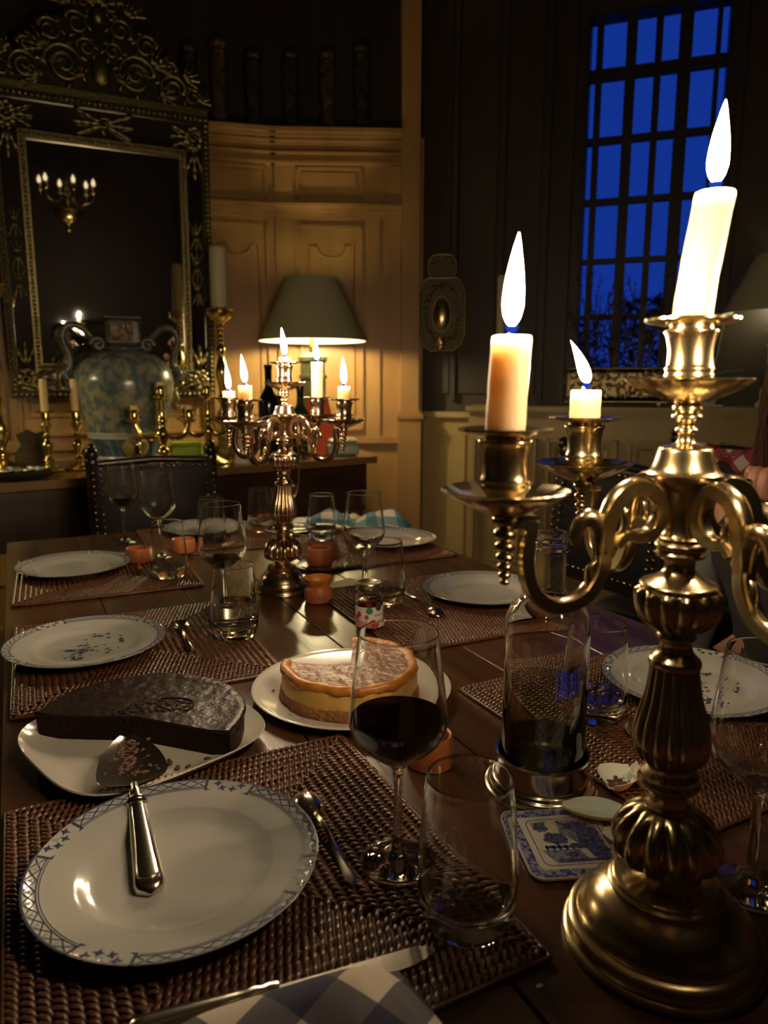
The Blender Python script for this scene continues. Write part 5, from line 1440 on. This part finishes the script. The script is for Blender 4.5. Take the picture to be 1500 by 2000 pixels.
mk('box_body', MB().bbox((0, 0, .03), (.14, .09, .06), .014), 'pale_box', pb, smooth=40); mk('lid', MB().bbox((0, 0, .068), (.13, .08, .02), .009), 'pale_box', pb, smooth=40); mk('knob', MB().ell((0, 0, .084), (.012, .012, .009), 10, 8), 'urn_blue', pb, smooth=70)
bd = thing('black_dish', 'low black dish holding crumpled foil at the left edge', 'dish', (.0, 2.785, SZ))
mk('dish_body', MB().lathe([(0, .006), (.09, .006), (.115, .022), (.12, .023), (.112, .012), (.09, 0), (0, 0)], 40), 'black_dish', bd, smooth=50)
q = MB(); rn = random.Random(2)
for k in range(22): q.ell((rn.uniform(-.08, .08), rn.uniform(-.05, .05), .024 + rn.uniform(0, .008)), (rn.uniform(.012, .03), rn.uniform(.008, .016), .006), 6, 4, Matrix.Rotation(rn.uniform(0, 3), 3, 'Z'))
mk('foil', q, 'foil', bd)
br_ = thing('leaf_bracket', 'dark brass leaf shaped ornament behind the small candlesticks', 'ornament', (.05, 3.08, SZ), radians(-10))
q = MB(); q.prism([(-.06, .02), (-.02, 0), (.05, .01), (.07, .05), (.045, .09), (.06, .15), (.02, .135), (-.01, .15), (-.05, .13), (-.035, .09), (-.06, .06)], -.006, .006); q.xform(Matrix.Rotation(pi / 2, 4, 'X'))
mk('leaf_plate', q, 'dark_gilt', br_)
mk('stand', MB().tube(smoothline([(-.05, .02, .006), (0, .0, .006), (.05, .03, .006), (.07, 0, .03)], 4), .008, 8), 'dark_gilt', br_, smooth=60)

# ---- table lamp
def lamp(label, loc, rb, rtp, zb_, zt_, k, bulb, col_m='lamp_stone', shade_m='shade_cloth'):
    t = thing('table_lamp', label, 'lamp', loc)
    S_ = lambda pr: [(r * (k if r > .03 else 1), z * k) for r, z in pr]
    mk('column', MB().lathe(S_(smoothprof([(0, 0), (.10, 0), (.10, .03), (.085, .045), (.085, .10), (.06, .13), (.052, .16), (.056, .20), (.062, .32), (.062, .345)], 2) + [(.07, .347), (.07, .362), (.06, .364), (.058, .42), (.072, .43), (.072, .45), (.05, .46), (.02, .47)]), 32), col_m, t, smooth=40)
    mk('fitting', MB().lathe(S_([(.012, .465), (.012, .50), (.018, .505), (.018, .54), (.01, .545)]), 16), 'brass_bright', t, smooth=40)
    mk('shade', MB().lathe([(rb, zb_), (rtp, zt_), (rtp - .002, zt_), (rb - .002, zb_)], 64, closed=True), shade_m, t, smooth=40)
    lin = MB(); lin.lathe([(rb - .0025, zb_ + .0005), (rtp - .0025, zt_ - .0005), (rtp - .0032, zt_ - .0005), (rb - .0032, zb_ + .0005)], 64, closed=True)
    mk('lining', lin, 'shade_lining', t, smooth=40)
    sp = MB(); sp.tube([(.0, 0, zt_ - .03), (rtp - .004, 0, zt_ - .03)], .002, 5); sp.tube([(0, 0, zt_ - .03), (-rtp * .5, rtp * .85, zt_ - .03)], .002, 5); sp.tube([(0, 0, zt_ - .03), (-rtp * .5, -rtp * .85, zt_ - .03)], .002, 5); sp.tube([(0, 0, zt_ - .03), (0, 0, .54 * k)], .002, 5)
    mk('shade_carrier', sp, 'brass_bright', t)
    mk('bulb', MB().ell((0, 0, .54 * k + .045), (.030, .030, .040), 18, 12), bulb, t, smooth=179)
lamp('table lamp with a grey green cone shade, lit', (1.335, 3.42, SZ), .262, .126, .525, .820, 1.0, 'bulb')
lamp('matching cone shade lamp at the unseen left end of the side table', (-.60, 2.90, SZ), .262, .126, .525, .820, 1.0, 'bulb_left')

# ---- carved columns on the cornice ledge
def carved(label, x, y, r, h, m, seed):
    rn = random.Random(seed)
    t = thing('carved_column', label, 'ornament', (x, y, 2.437), 0, 'carved columns on the cornice')
    mk('shaft', MB().lathe(smoothprof([(0, 0), (r * .9, 0), (r * .95, h * .08), (r * (.8 if seed == 4 else 1), h * .2), (r, h * .45), (r * 1.02, h * .8), (r * .95, h * .93), (r * 1.02, h * .96), (r, h), (r * .8, h)], 3), 28), m, t, smooth=50)
    q = MB()
    for k in range(3):
        z0 = h * (.1 + .26 * k); a0 = rn.uniform(0, 6)
        q.tube([((r * 1.02) * cos(a0 + s * .5), (r * 1.02) * sin(a0 + s * .5), z0 + h * .035 * s) for s in range(8)], [.006 * (1 - abs(s - 3.5) / 5) for s in range(8)], 6)
        q.tube([((r * 1.02) * cos(a0 + 3 - s * .5), (r * 1.02) * sin(a0 + 3 - s * .5), z0 + h * .03 * s) for s in range(8)], [.006 * (1 - abs(s - 3.5) / 5) for s in range(8)], 6)
    mk('relief', q, 'dark_gilt', t, smooth=70)
    mk('collar_band', MB().lathe([(r * 1.0, h * .87), (r * 1.06, h * .875), (r * 1.06, h * .885), (r * 1.0, h * .89)], 28), 'dark_gilt', t, smooth=40)
u1 = (cos(radians(-13)), sin(radians(-13))); n1 = (sin(radians(13)), cos(radians(13)))
u2 = (cos(radians(-24)), sin(radians(-24))); n2 = (sin(radians(24)), cos(radians(24)))
for i, (seg, s, h, m, lab) in enumerate((
    (1, -.40, .37, 'carved_dark', 'dark carved column beside the mirror crest'),
    (1, -.255, .41, 'carved_red', 'reddish carved column second from the mirror crest'),
    (1, -.085, .37, 'carved_dark', 'dark carved column with a light collar, third from the mirror crest'),
    (2, .095, .38, 'carved_dark', 'dark carved column in the middle of the ledge right of the corner'),
    (2, .285, .385, 'carved_red', 'reddish carved column tapering at its foot, second from the pilaster'),
    (2, .46, .42, 'carved_dark', 'dark green carved column nearest the pilaster'))):
    u, nn = (u1, n1) if seg == 1 else (u2, n2)
    carved(lab, BEND[0] + u[0] * s + nn[0] * .045, BEND[1] + u[1] * s + nn[1] * .045, .042, h, m, i)

# ---- brass wall sconce on the window wall
a46 = radians(-46)
sx_, sy_ = PW[0] + .165 * cos(a46) + .045 * sin(a46), PW[1] + .165 * sin(a46) - .045 * cos(a46)
sc = thing('wall_sconce', 'embossed brass wall sconce beside the pilaster', 'sconce', (sx_, sy_, 1.345), radians(-34))
def plateshape(pts, y0, y1):
    n = len(pts); return MB().add([(x, y0, z) for x, z in pts] + [(x, y1, z) for x, z in pts], [tuple(range(n)), tuple(range(2 * n - 1, n - 1, -1))] + [(i, (i + 1) % n, n + (i + 1) % n, n + i) for i in range(n)])
W = .122
sh_ = [(-.06, .0), (.06, 0), (.10, .03), (W, .08), (W, .30), (.10, .36), (.075, .378), (-.075, .378), (-.10, .36), (-W, .30), (-W, .08), (-.10, .03)]
mk('back_plate', plateshape(sh_, -.006, .004), 'dark_gilt', sc)
mk('plate_border', MB().tube([(x, -.008, z) for x, z in sh_], .007, 6, closed=True, up=(0, 1, 0)), 'gilt', sc, smooth=70)
mk('oval_mirror', MB().lathe([(0, .010), (.038, .006), (.042, .002), (.042, 0), (0, 0)], 32, sy=1.9).xform(Matrix.Translation((0, -.004, .19)) @ Matrix.Rotation(radians(90), 4, 'X')), 'brass', sc, smooth=60)
mk('oval_border', MB().tube([(.05 * cos(t), -.010, .19 + .092 * sin(t)) for t in [2 * pi * k / 36 for k in range(36)]], .007, 6, closed=True, up=(0, 1, 0)), 'gilt', sc, smooth=70)
rn = random.Random(6)
for k in range(30):
    a = 2 * pi * k / 30; q = rn.uniform(1.05, 1.3); x, z = .072 * cos(a) * q, .19 + .13 * sin(a) * q
    if abs(x) < W - .012 and .02 < z < .36: mk('boss', MB().ell((0, 0, 0), (rn.uniform(.008, .014), .009, rn.uniform(.008, .016)), 8, 6), 'gilt', sc, (x, -.008, z), smooth=70)
crn = [(-.055, .375), (.055, .375), (.075, .40), (.075, .455), (.055, .49), (.03, .497), (-.03, .497), (-.055, .49), (-.075, .455), (-.075, .40)]
cp = mk('crown_plate', plateshape(crn, -.006, .004), 'dark_gilt', sc)
mk('crown_border', MB().tube([(x, -.008, z) for x, z in crn], .006, 6, closed=True, up=(0, 1, 0)), 'gilt', cp, smooth=70)
for k in range(7): mk('crown_boss', MB().ell((0, 0, 0), (.010, .008, .010), 8, 6), 'gilt', cp, (.055 * cos(.2 + k * .46), -.008, .44 + .045 * sin(.2 + k * .46)), smooth=70)
mk('candle_arm', MB().tube(smoothline([(.0, -.006, .04), (.0, -.05, .01), (0, -.085, .0), (0, -.09, .03)], 5), .007, 8), 'brass_bright', sc, smooth=60)
mk('socket', MB().lathe([(.010, .02), (.024, .026), (.026, .03), (.014, .032), (.013, .065), (.016, .068), (.009, .068)], 20, (0, -.09, 0)), 'brass_bright', sc, smooth=50)

# ================================================================== things on the window ledge
def ledge_candlestick():
    x, y, z = ledge_pos(.50)
    t = thing('tall_candlestick', 'tall dark brass candlestick on the ledge left of the window', 'candlestick', (x, y, z))
    mk('base', MB().lathe(smoothprof([(0, 0), (.06, 0), (.063, .01), (.05, .03), (.02, .05)], 2), 28), 'dark_gilt', t, smooth=50)
    q = MB()
    for k in range(3):
        a = k * 2.09 - .4; q.tube(smoothline([(.04 * cos(a), .04 * sin(a), .035), (.075 * cos(a), .075 * sin(a), .025), (.08 * cos(a), .08 * sin(a), .003)], 4), .010, 8)
    mk('claw_feet', q, 'gilt', t, smooth=60)
    mk('stem', MB().lathe(smoothprof([(.02, .048), (.034, .08), (.036, .10), (.014, .13), (.022, .16), (.012, .20), (.016, .28), (.012, .33), (.024, .345), (.028, .352), (.01, .354)], 3), 22), 'dark_gilt', t, smooth=50)
    c = thing('taper_candle', 'tall pale candle beside the left edge of the window', 'candle', (x, y, z + .3545))
    mk('wax_body', MB().lathe([(.022, 0), (.022, .28), (.018, .292), (0, .294)], 24), 'old_wax', c, smooth=50); mk('wick', MB().tube([(0, 0, .29), (0, .001, .302)], .001, 5), 'wick', c)
ledge_candlestick()
x, y, z = ledge_pos(.60, -.20); j = thing('votive_jar', 'small glass votive jar on the ledge', 'jar', (x, y, z))
mk('glass_body', MB().lathe([(0, .002), (.03, 0), (.032, .004), (.032, .06), (.030, .06), (.030, .006), (0, .006)], 28), 'glass', j, smooth=50); mk('wax', MB().lathe([(0, .0065), (.0297, .0065), (.0297, .024), (0, .024)], 24), 'old_wax', j, smooth=50)
x, y, z = ledge_pos(1.08, -.16); pl = thing('brass_planter', 'long embossed brass planter in front of the window', 'planter', (x, y, z), radians(-46))
mk('trough', MB().bbox((0, 0, .105), (.46, .15, .15), .02), 'gilt', pl, smooth=40)
mk('rim', MB().bbox((0, 0, .182), (.48, .17, .012), .005), 'gilt', pl)
mk('foot_rail', MB().bbox((0, 0, .025), (.47, .155, .012), .004), 'gilt', pl)
for dx in (-.2, .2):
    for dy in (-.06, .06): mk('foot', MB().ell((dx, dy, .0125), (.014, .014, .0125), 10, 8), 'brass_bright', pl, smooth=60)
rn = random.Random(17)
q = MB()
for k in range(220):
    q.ell((rn.uniform(-.215, .215), -.077, rn.uniform(.045, .17)), (rn.uniform(.005, .014), .012, rn.uniform(.004, .012)), 7, 5, Matrix.Rotation(rn.uniform(0, 3), 3, 'Y'))
mk('embossing', q, 'brass_warm', pl, smooth=80, kind='stuff')
ht = thing('heather_plant', 'dark heather growing from the brass planter', 'plant', (x, y, z + .183), radians(-46))
q = MB(); ql = MB()
for k in range(34):
    bx, by = rn.uniform(-.2, .2), rn.uniform(-.04, .04); L = rn.uniform(.22, .46); dx, dy = rn.uniform(-.12, .12), rn.uniform(-.06, .05)
    pts = [(bx, by, .0), (bx + dx * .4, by + dy * .4, L * .5), (bx + dx, by + dy, L)]; q.tube(pts, [.003, .0025, .0015], 5)
    for i in range(26):
        u = rn.uniform(.2, 1); c = Vector((bx + dx * u, by + dy * u, L * u)); d = Vector((rn.uniform(-1, 1), rn.uniform(-1, 1), rn.uniform(.2, 1))).normalized()
        s = Vector((d.y, -d.x, 0)) * .005; e = c + d * .034
        ql.add([c, c + d * .017 + s, e, c + d * .017 - s], [(0, 1, 2, 3)])
mk('stems', q, 'plant_dark', ht, smooth=60); mk('sprigs', ql, 'heather', ht, kind='stuff')
# orchid in a clay pot
x, y, z = ledge_pos(1.475, -.19); ob = thing('orchid_plant', 'orchid with broad green leaves in a pale pot', 'plant', (x, y, z), radians(-46))
mk('saucer', MB().lathe([(0, 0), (.075, 0), (.085, .01), (.08, .012), (.07, .006), (0, .006)], 32), 'figurine_white', ob, smooth=50)
mk('pot', MB().lathe([(0, .007), (.048, .007), (.062, .115), (.066, .116), (.066, .13), (.058, .13), (.056, .118), (.05, .11), (0, .11)], 32), 'clay_pot', ob, smooth=40)
def leafm(L, W, a, lift, droop):
    def fn(u, v):
        w_ = W * sin(pi * min(.98, .08 + u * .9)) ** .8; r = L * u; zz = .115 + lift * u * 2 - droop * u * u + .25 * abs(v - .5) * w_
        return (r * cos(a) - (v - .5) * w_ * sin(a), r * sin(a) + (v - .5) * w_ * cos(a), zz)
    return cloth(fn, 14, 6, .002)
for L, W_, a, li, dr in ((.19, .075, pi, .07, .03), (.16, .07, -.4, .05, .05), (.17, .07, 2.0, .06, .02), (.13, .06, -1.6, .05, .06), (.15, .06, 3.7, .02, .06)):
    mk('leaf', leafm(L, W_, a, li, dr), 'leaf', ob, smooth=80)
mk('flower_stem', MB().tube([(.01, 0, .11), (.04, 0, .24), (.06, .0, .40)], [.006, .005, .004], 8), 'leaf_stem', ob, smooth=60)
mk('aerial_root', MB().tube(smoothline([(-.03, -.03, .125), (-.07, -.03, .12), (-.10, -.03, .05), (-.105, -.03, .01)], 4), .004, 6), 'figurine_white', ob, smooth=60)
x, y, z = ledge_pos(1.78, -.15)
lamp('table lamp with a wide pale green shade at the right edge, lit', (x, y, z), .255, .13, .425, .68, .80, 'bulb_soft', 'figurine_white')

# ---- brass chandelier over the table (it shows in the mirror)
ch = thing('chandelier', 'brass bowl chandelier above the table, seen in the mirror', 'chandelier', (.36, 1.05, 1.98))
mk('bowl', MB().lathe(smoothprof([(0, 0), (.012, .01), (.02, .03), (.010, .05), (.03, .07), (.085, .10), (.115, .15), (.118, .17), (.108, .165), (.08, .115), (0, .09)], 3), 40), 'brass_bright', ch, smooth=50)
mk('stem', MB().lathe(smoothprof([(.012, .09), (.02, .20), (.03, .26), (.012, .32), (.022, .36), (.01, .42), (.01, CEIL - 1.985)], 3), 16), 'brass', ch, smooth=50)
for k in range(6):
    a = k * pi / 3 + .3; ca, sa = cos(a), sin(a)
    ar = mk('arm', MB().tube(smoothline([(.02 * ca, .02 * sa, .25), (.10 * ca, .10 * sa, .21), (.19 * ca, .19 * sa, .24), (.20 * ca, .20 * sa, .29)], 5), .006, 8), 'brass', ch, smooth=60)
    mk('socket', MB().lathe([(.006, .285), (.028, .295), (.03, .30), (.013, .302), (.012, .345), (.008, .346)], 18, (.20 * ca, .20 * sa, 0)), 'brass_bright', ar, smooth=50)
    mk('bulb', MB().lathe(smoothprof([(.008, .346), (.014, .36), (.013, .375), (.005, .395), (0, .402)], 3), 12, (.20 * ca, .20 * sa, 0)), 'bulb_dim', ar, smooth=179)

# ================================================================== person at the right edge
def skin_body(name, verts, edges, m, parent, sub=2, root=0):
    me = bpy.data.meshes.new(name); me.from_pydata([v[0] for v in verts], edges, []); me.update()
    o = bpy.data.objects.new(name, me); COL.objects.link(o); o.parent = parent
    md = o.modifiers.new('skin', 'SKIN'); md.use_smooth_shade = True
    sv_ = me.skin_vertices[0].data if me.skin_vertices else None
    if sv_ is None:
        bpy.context.view_layer.objects.active = o
        import bmesh
        bm = bmesh.new(); bm.from_mesh(me); bm.verts.layers.skin.verify(); bm.to_mesh(me); bm.free()
        sv_ = me.skin_vertices[0].data
    for i, v in enumerate(verts):
        r = v[1]; sv_[i].radius = (r, r) if not isinstance(r, tuple) else r
        sv_[i].use_root = (i == root)
    s = o.modifiers.new('sub', 'SUBSURF'); s.levels = sub; s.render_levels = sub
    bpy.context.view_layer.update()
    dg = bpy.context.evaluated_depsgraph_get()
    me2 = bpy.data.meshes.new_from_object(o.evaluated_get(dg)); bpy.data.objects.remove(o)
    me2.materials.clear(); me2.materials.append(MATS[m]); me2.shade_smooth()
    o = bpy.data.objects.new(name, me2); COL.objects.link(o); o.parent = parent
    return o
# local frame: origin on the floor under the seat, +x towards the table (the person faces it), +y to the person's left
pe = thing('person', 'seated person in black top and grey sleeves, chin on fist, at the right edge', 'person', (1.312, .79, 0), radians(180))
V = []; E = []
def pv(p, r, link=None):
    V.append((p, r)); i = len(V) - 1
    if link is not None: E.append((link, i))
    return i
pel = pv((0, 0, .55), .13)
sp1 = pv((.01, 0, .68), .125, pel); sp2 = pv((.03, 0, .80), .13, sp1); chs = pv((.045, 0, .90), .135, sp2); nkb = pv((.055, 0, .985), .06, chs); nk2_ = pv((.065, 0, 1.02), .048, nkb)
h1 = pv((.075, 0, 1.07), .060, nk2_); h2 = pv((.075, 0, 1.14), .082, h1); h3 = pv((.06, 0, 1.21), .085, h2); h4 = pv((.055, 0, 1.26), .060, h3)
for s in (-1, 1):
    hip = pv((.05, s * .09, .53), .085, pel); kn_ = pv((.36, s * .11, .53), .062, hip); an = pv((.33, s * .11, .12), .042, kn_); ft = pv((.42, s * .11, .05), .036, an); pv((.50, s * .11, .035), .026, ft)
shl = pv((.045, .155, .94), .062, chs); ell_ = pv((.20, .17, .79), .043, shl); wrl = pv((.175, .035, .955), .028, ell_)
shr = pv((.045, -.155, .94), .062, chs); elr = pv((.06, -.235, .72), .046, shr); wrr = pv((.22, -.15, .60), .030, elr); hdr = pv((.29, -.10, .60), .030, wrr); pv((.35, -.06, .60), .018, hdr)
skin_body('body', V, E, 'skin', pe)
# loose clothes a little outside the body
TV = [((0, 0, .53), .155), ((.01, 0, .68), .145), ((.03, 0, .80), .148), ((.045, 0, .90), .150), ((.055, 0, .965), .075), ((.045, .155, .94), .078), ((.20, .17, .785), .058), ((.182, .075, .90), .042), ((.045, -.155, .94), .078)]
skin_body('black_top', TV, [(0, 1), (1, 2), (2, 3), (3, 4), (3, 5), (5, 6), (6, 7), (3, 8)], 'black_knit', pe)
skin_body('grey_sleeve', [((.045, -.165, .93), .088), ((.05, -.21, .82), .078), ((.065, -.24, .715), .068), ((.21, -.155, .60), .048)], [(0, 1), (1, 2), (2, 3)], 'grey_knit', pe)
skin_body('trousers', [((0, 0, .52), .15), ((.06, .09, .53), .10), ((.36, .11, .53), .078), ((.33, .11, .16), .06), ((.06, -.09, .53), .10), ((.36, -.11, .53), .078), ((.33, -.11, .16), .06)], [(0, 1), (1, 2), (2, 3), (0, 4), (4, 5), (5, 6)], 'grey_knit', pe)
# face details
q = MB(); q.tube([(.150, 0, 1.165), (.168, 0, 1.145), (.180, 0, 1.122), (.160, 0, 1.112)], [.010, .012, .014, .010], 10)
mk('nose', q, 'skin', pe, smooth=80)
q = MB(); q.tube(smoothline([(.140, -.026, 1.082), (.153, -.010, 1.084), (.155, 0, 1.082), (.153, .010, 1.084), (.140, .026, 1.082)], 3), [.003] + [.0055] * 11 + [.003], 8)
mk('lips', q, 'label_pink', pe, smooth=80)
for s in (-1, 1):
    mk('eye', MB().ell((.141, s * .031, 1.165), (.011, .013, .008), 12, 8), 'figurine_white', pe, smooth=80)
    mk('eyebrow', MB().tube([(.150, s * .015, 1.186), (.150, s * .032, 1.190), (.138, s * .05, 1.184)], .0035, 6), 'hair', pe, smooth=80)
    mk('ear', MB().ell((.07, s * .083, 1.145), (.018, .010, .030), 10, 8), 'skin', pe, smooth=80)
# long loose hair: cap plus strands
def cap(u, v):
    t = u * pi * .62; a = radians(50) + v * radians(260)
    r = .098; return (.055 + r * 1.08 * sin(t) * cos(a), r * .95 * sin(t) * sin(a), 1.185 + r * 1.08 * cos(t))
hr = mk('hair', cloth(cap, 14, 26, .006), 'hair', pe, smooth=80)
q = MB(); rn = random.Random(31)
for k in range(150):
    a = radians(rn.uniform(60, 300)); r = rn.uniform(.088, .105)
    x0, y0 = .055 + r * cos(a), r * .92 * sin(a); L = rn.uniform(.16, .30)
    q.tube([(x0, y0, 1.20), (x0 * 1.06, y0 * 1.06, 1.20 - L * .45), (x0 * 1.02 + rn.uniform(-.02, .02), y0 * 1.05 + rn.uniform(-.02, .02), 1.20 - L)], [.0045, .004, .001], 4, caps=False)
mk('hair_strands', q, 'hair', hr, smooth=80, kind='stuff')
# left hand: loose fist under the chin, five bent fingers
HC = Vector((.168, .018, .985))
q = MB(); q.ell(HC, (.026, .036, .040), 14, 10, Matrix.Rotation(.3, 3, 'Y'))
hd = mk('hand', q, 'skin', pe, smooth=80)
for i, (dy, L) in enumerate(((-.030, .030), (-.011, .034), (.009, .033), (.028, .027))):
    b0 = HC + Vector((.016, dy, .034)); 
    pts = [b0, b0 + Vector((.022, 0, .006)), b0 + Vector((.030, 0, -.014)), b0 + Vector((.022, 0, -.032)), b0 + Vector((.006, 0, -.034))]
    mk('finger', MB().tube(smoothline(pts, 4), [.0092] * 9 + [.0088] * 6 + [.0078, .006], 10), 'skin', hd, smooth=80)
b0 = HC + Vector((.004, -.034, .005))
mk('thumb', MB().tube(smoothline([b0, b0 + Vector((.014, -.014, .016)), b0 + Vector((.026, -.012, .030)), b0 + Vector((.032, -.004, .038))], 4), [.011] * 8 + [.010] * 3 + [.009, .006], 10), 'skin', hd, smooth=80)
rg = mk('finger_ring', MB().tube([(HC.x + .042 + .0 , HC.y - .030 + .0105 * cos(t), HC.z + .026 + .0105 * sin(t)) for t in [2 * pi * k / 20 for k in range(20)]], .0016, 6, closed=True), 'ring_metal', hd, smooth=80)
mk('ring_stone', MB().ell((HC.x + .056, HC.y - .030, HC.z + .022), (.007, .007, .007), 12, 8), 'ring_metal', rg, smooth=80)
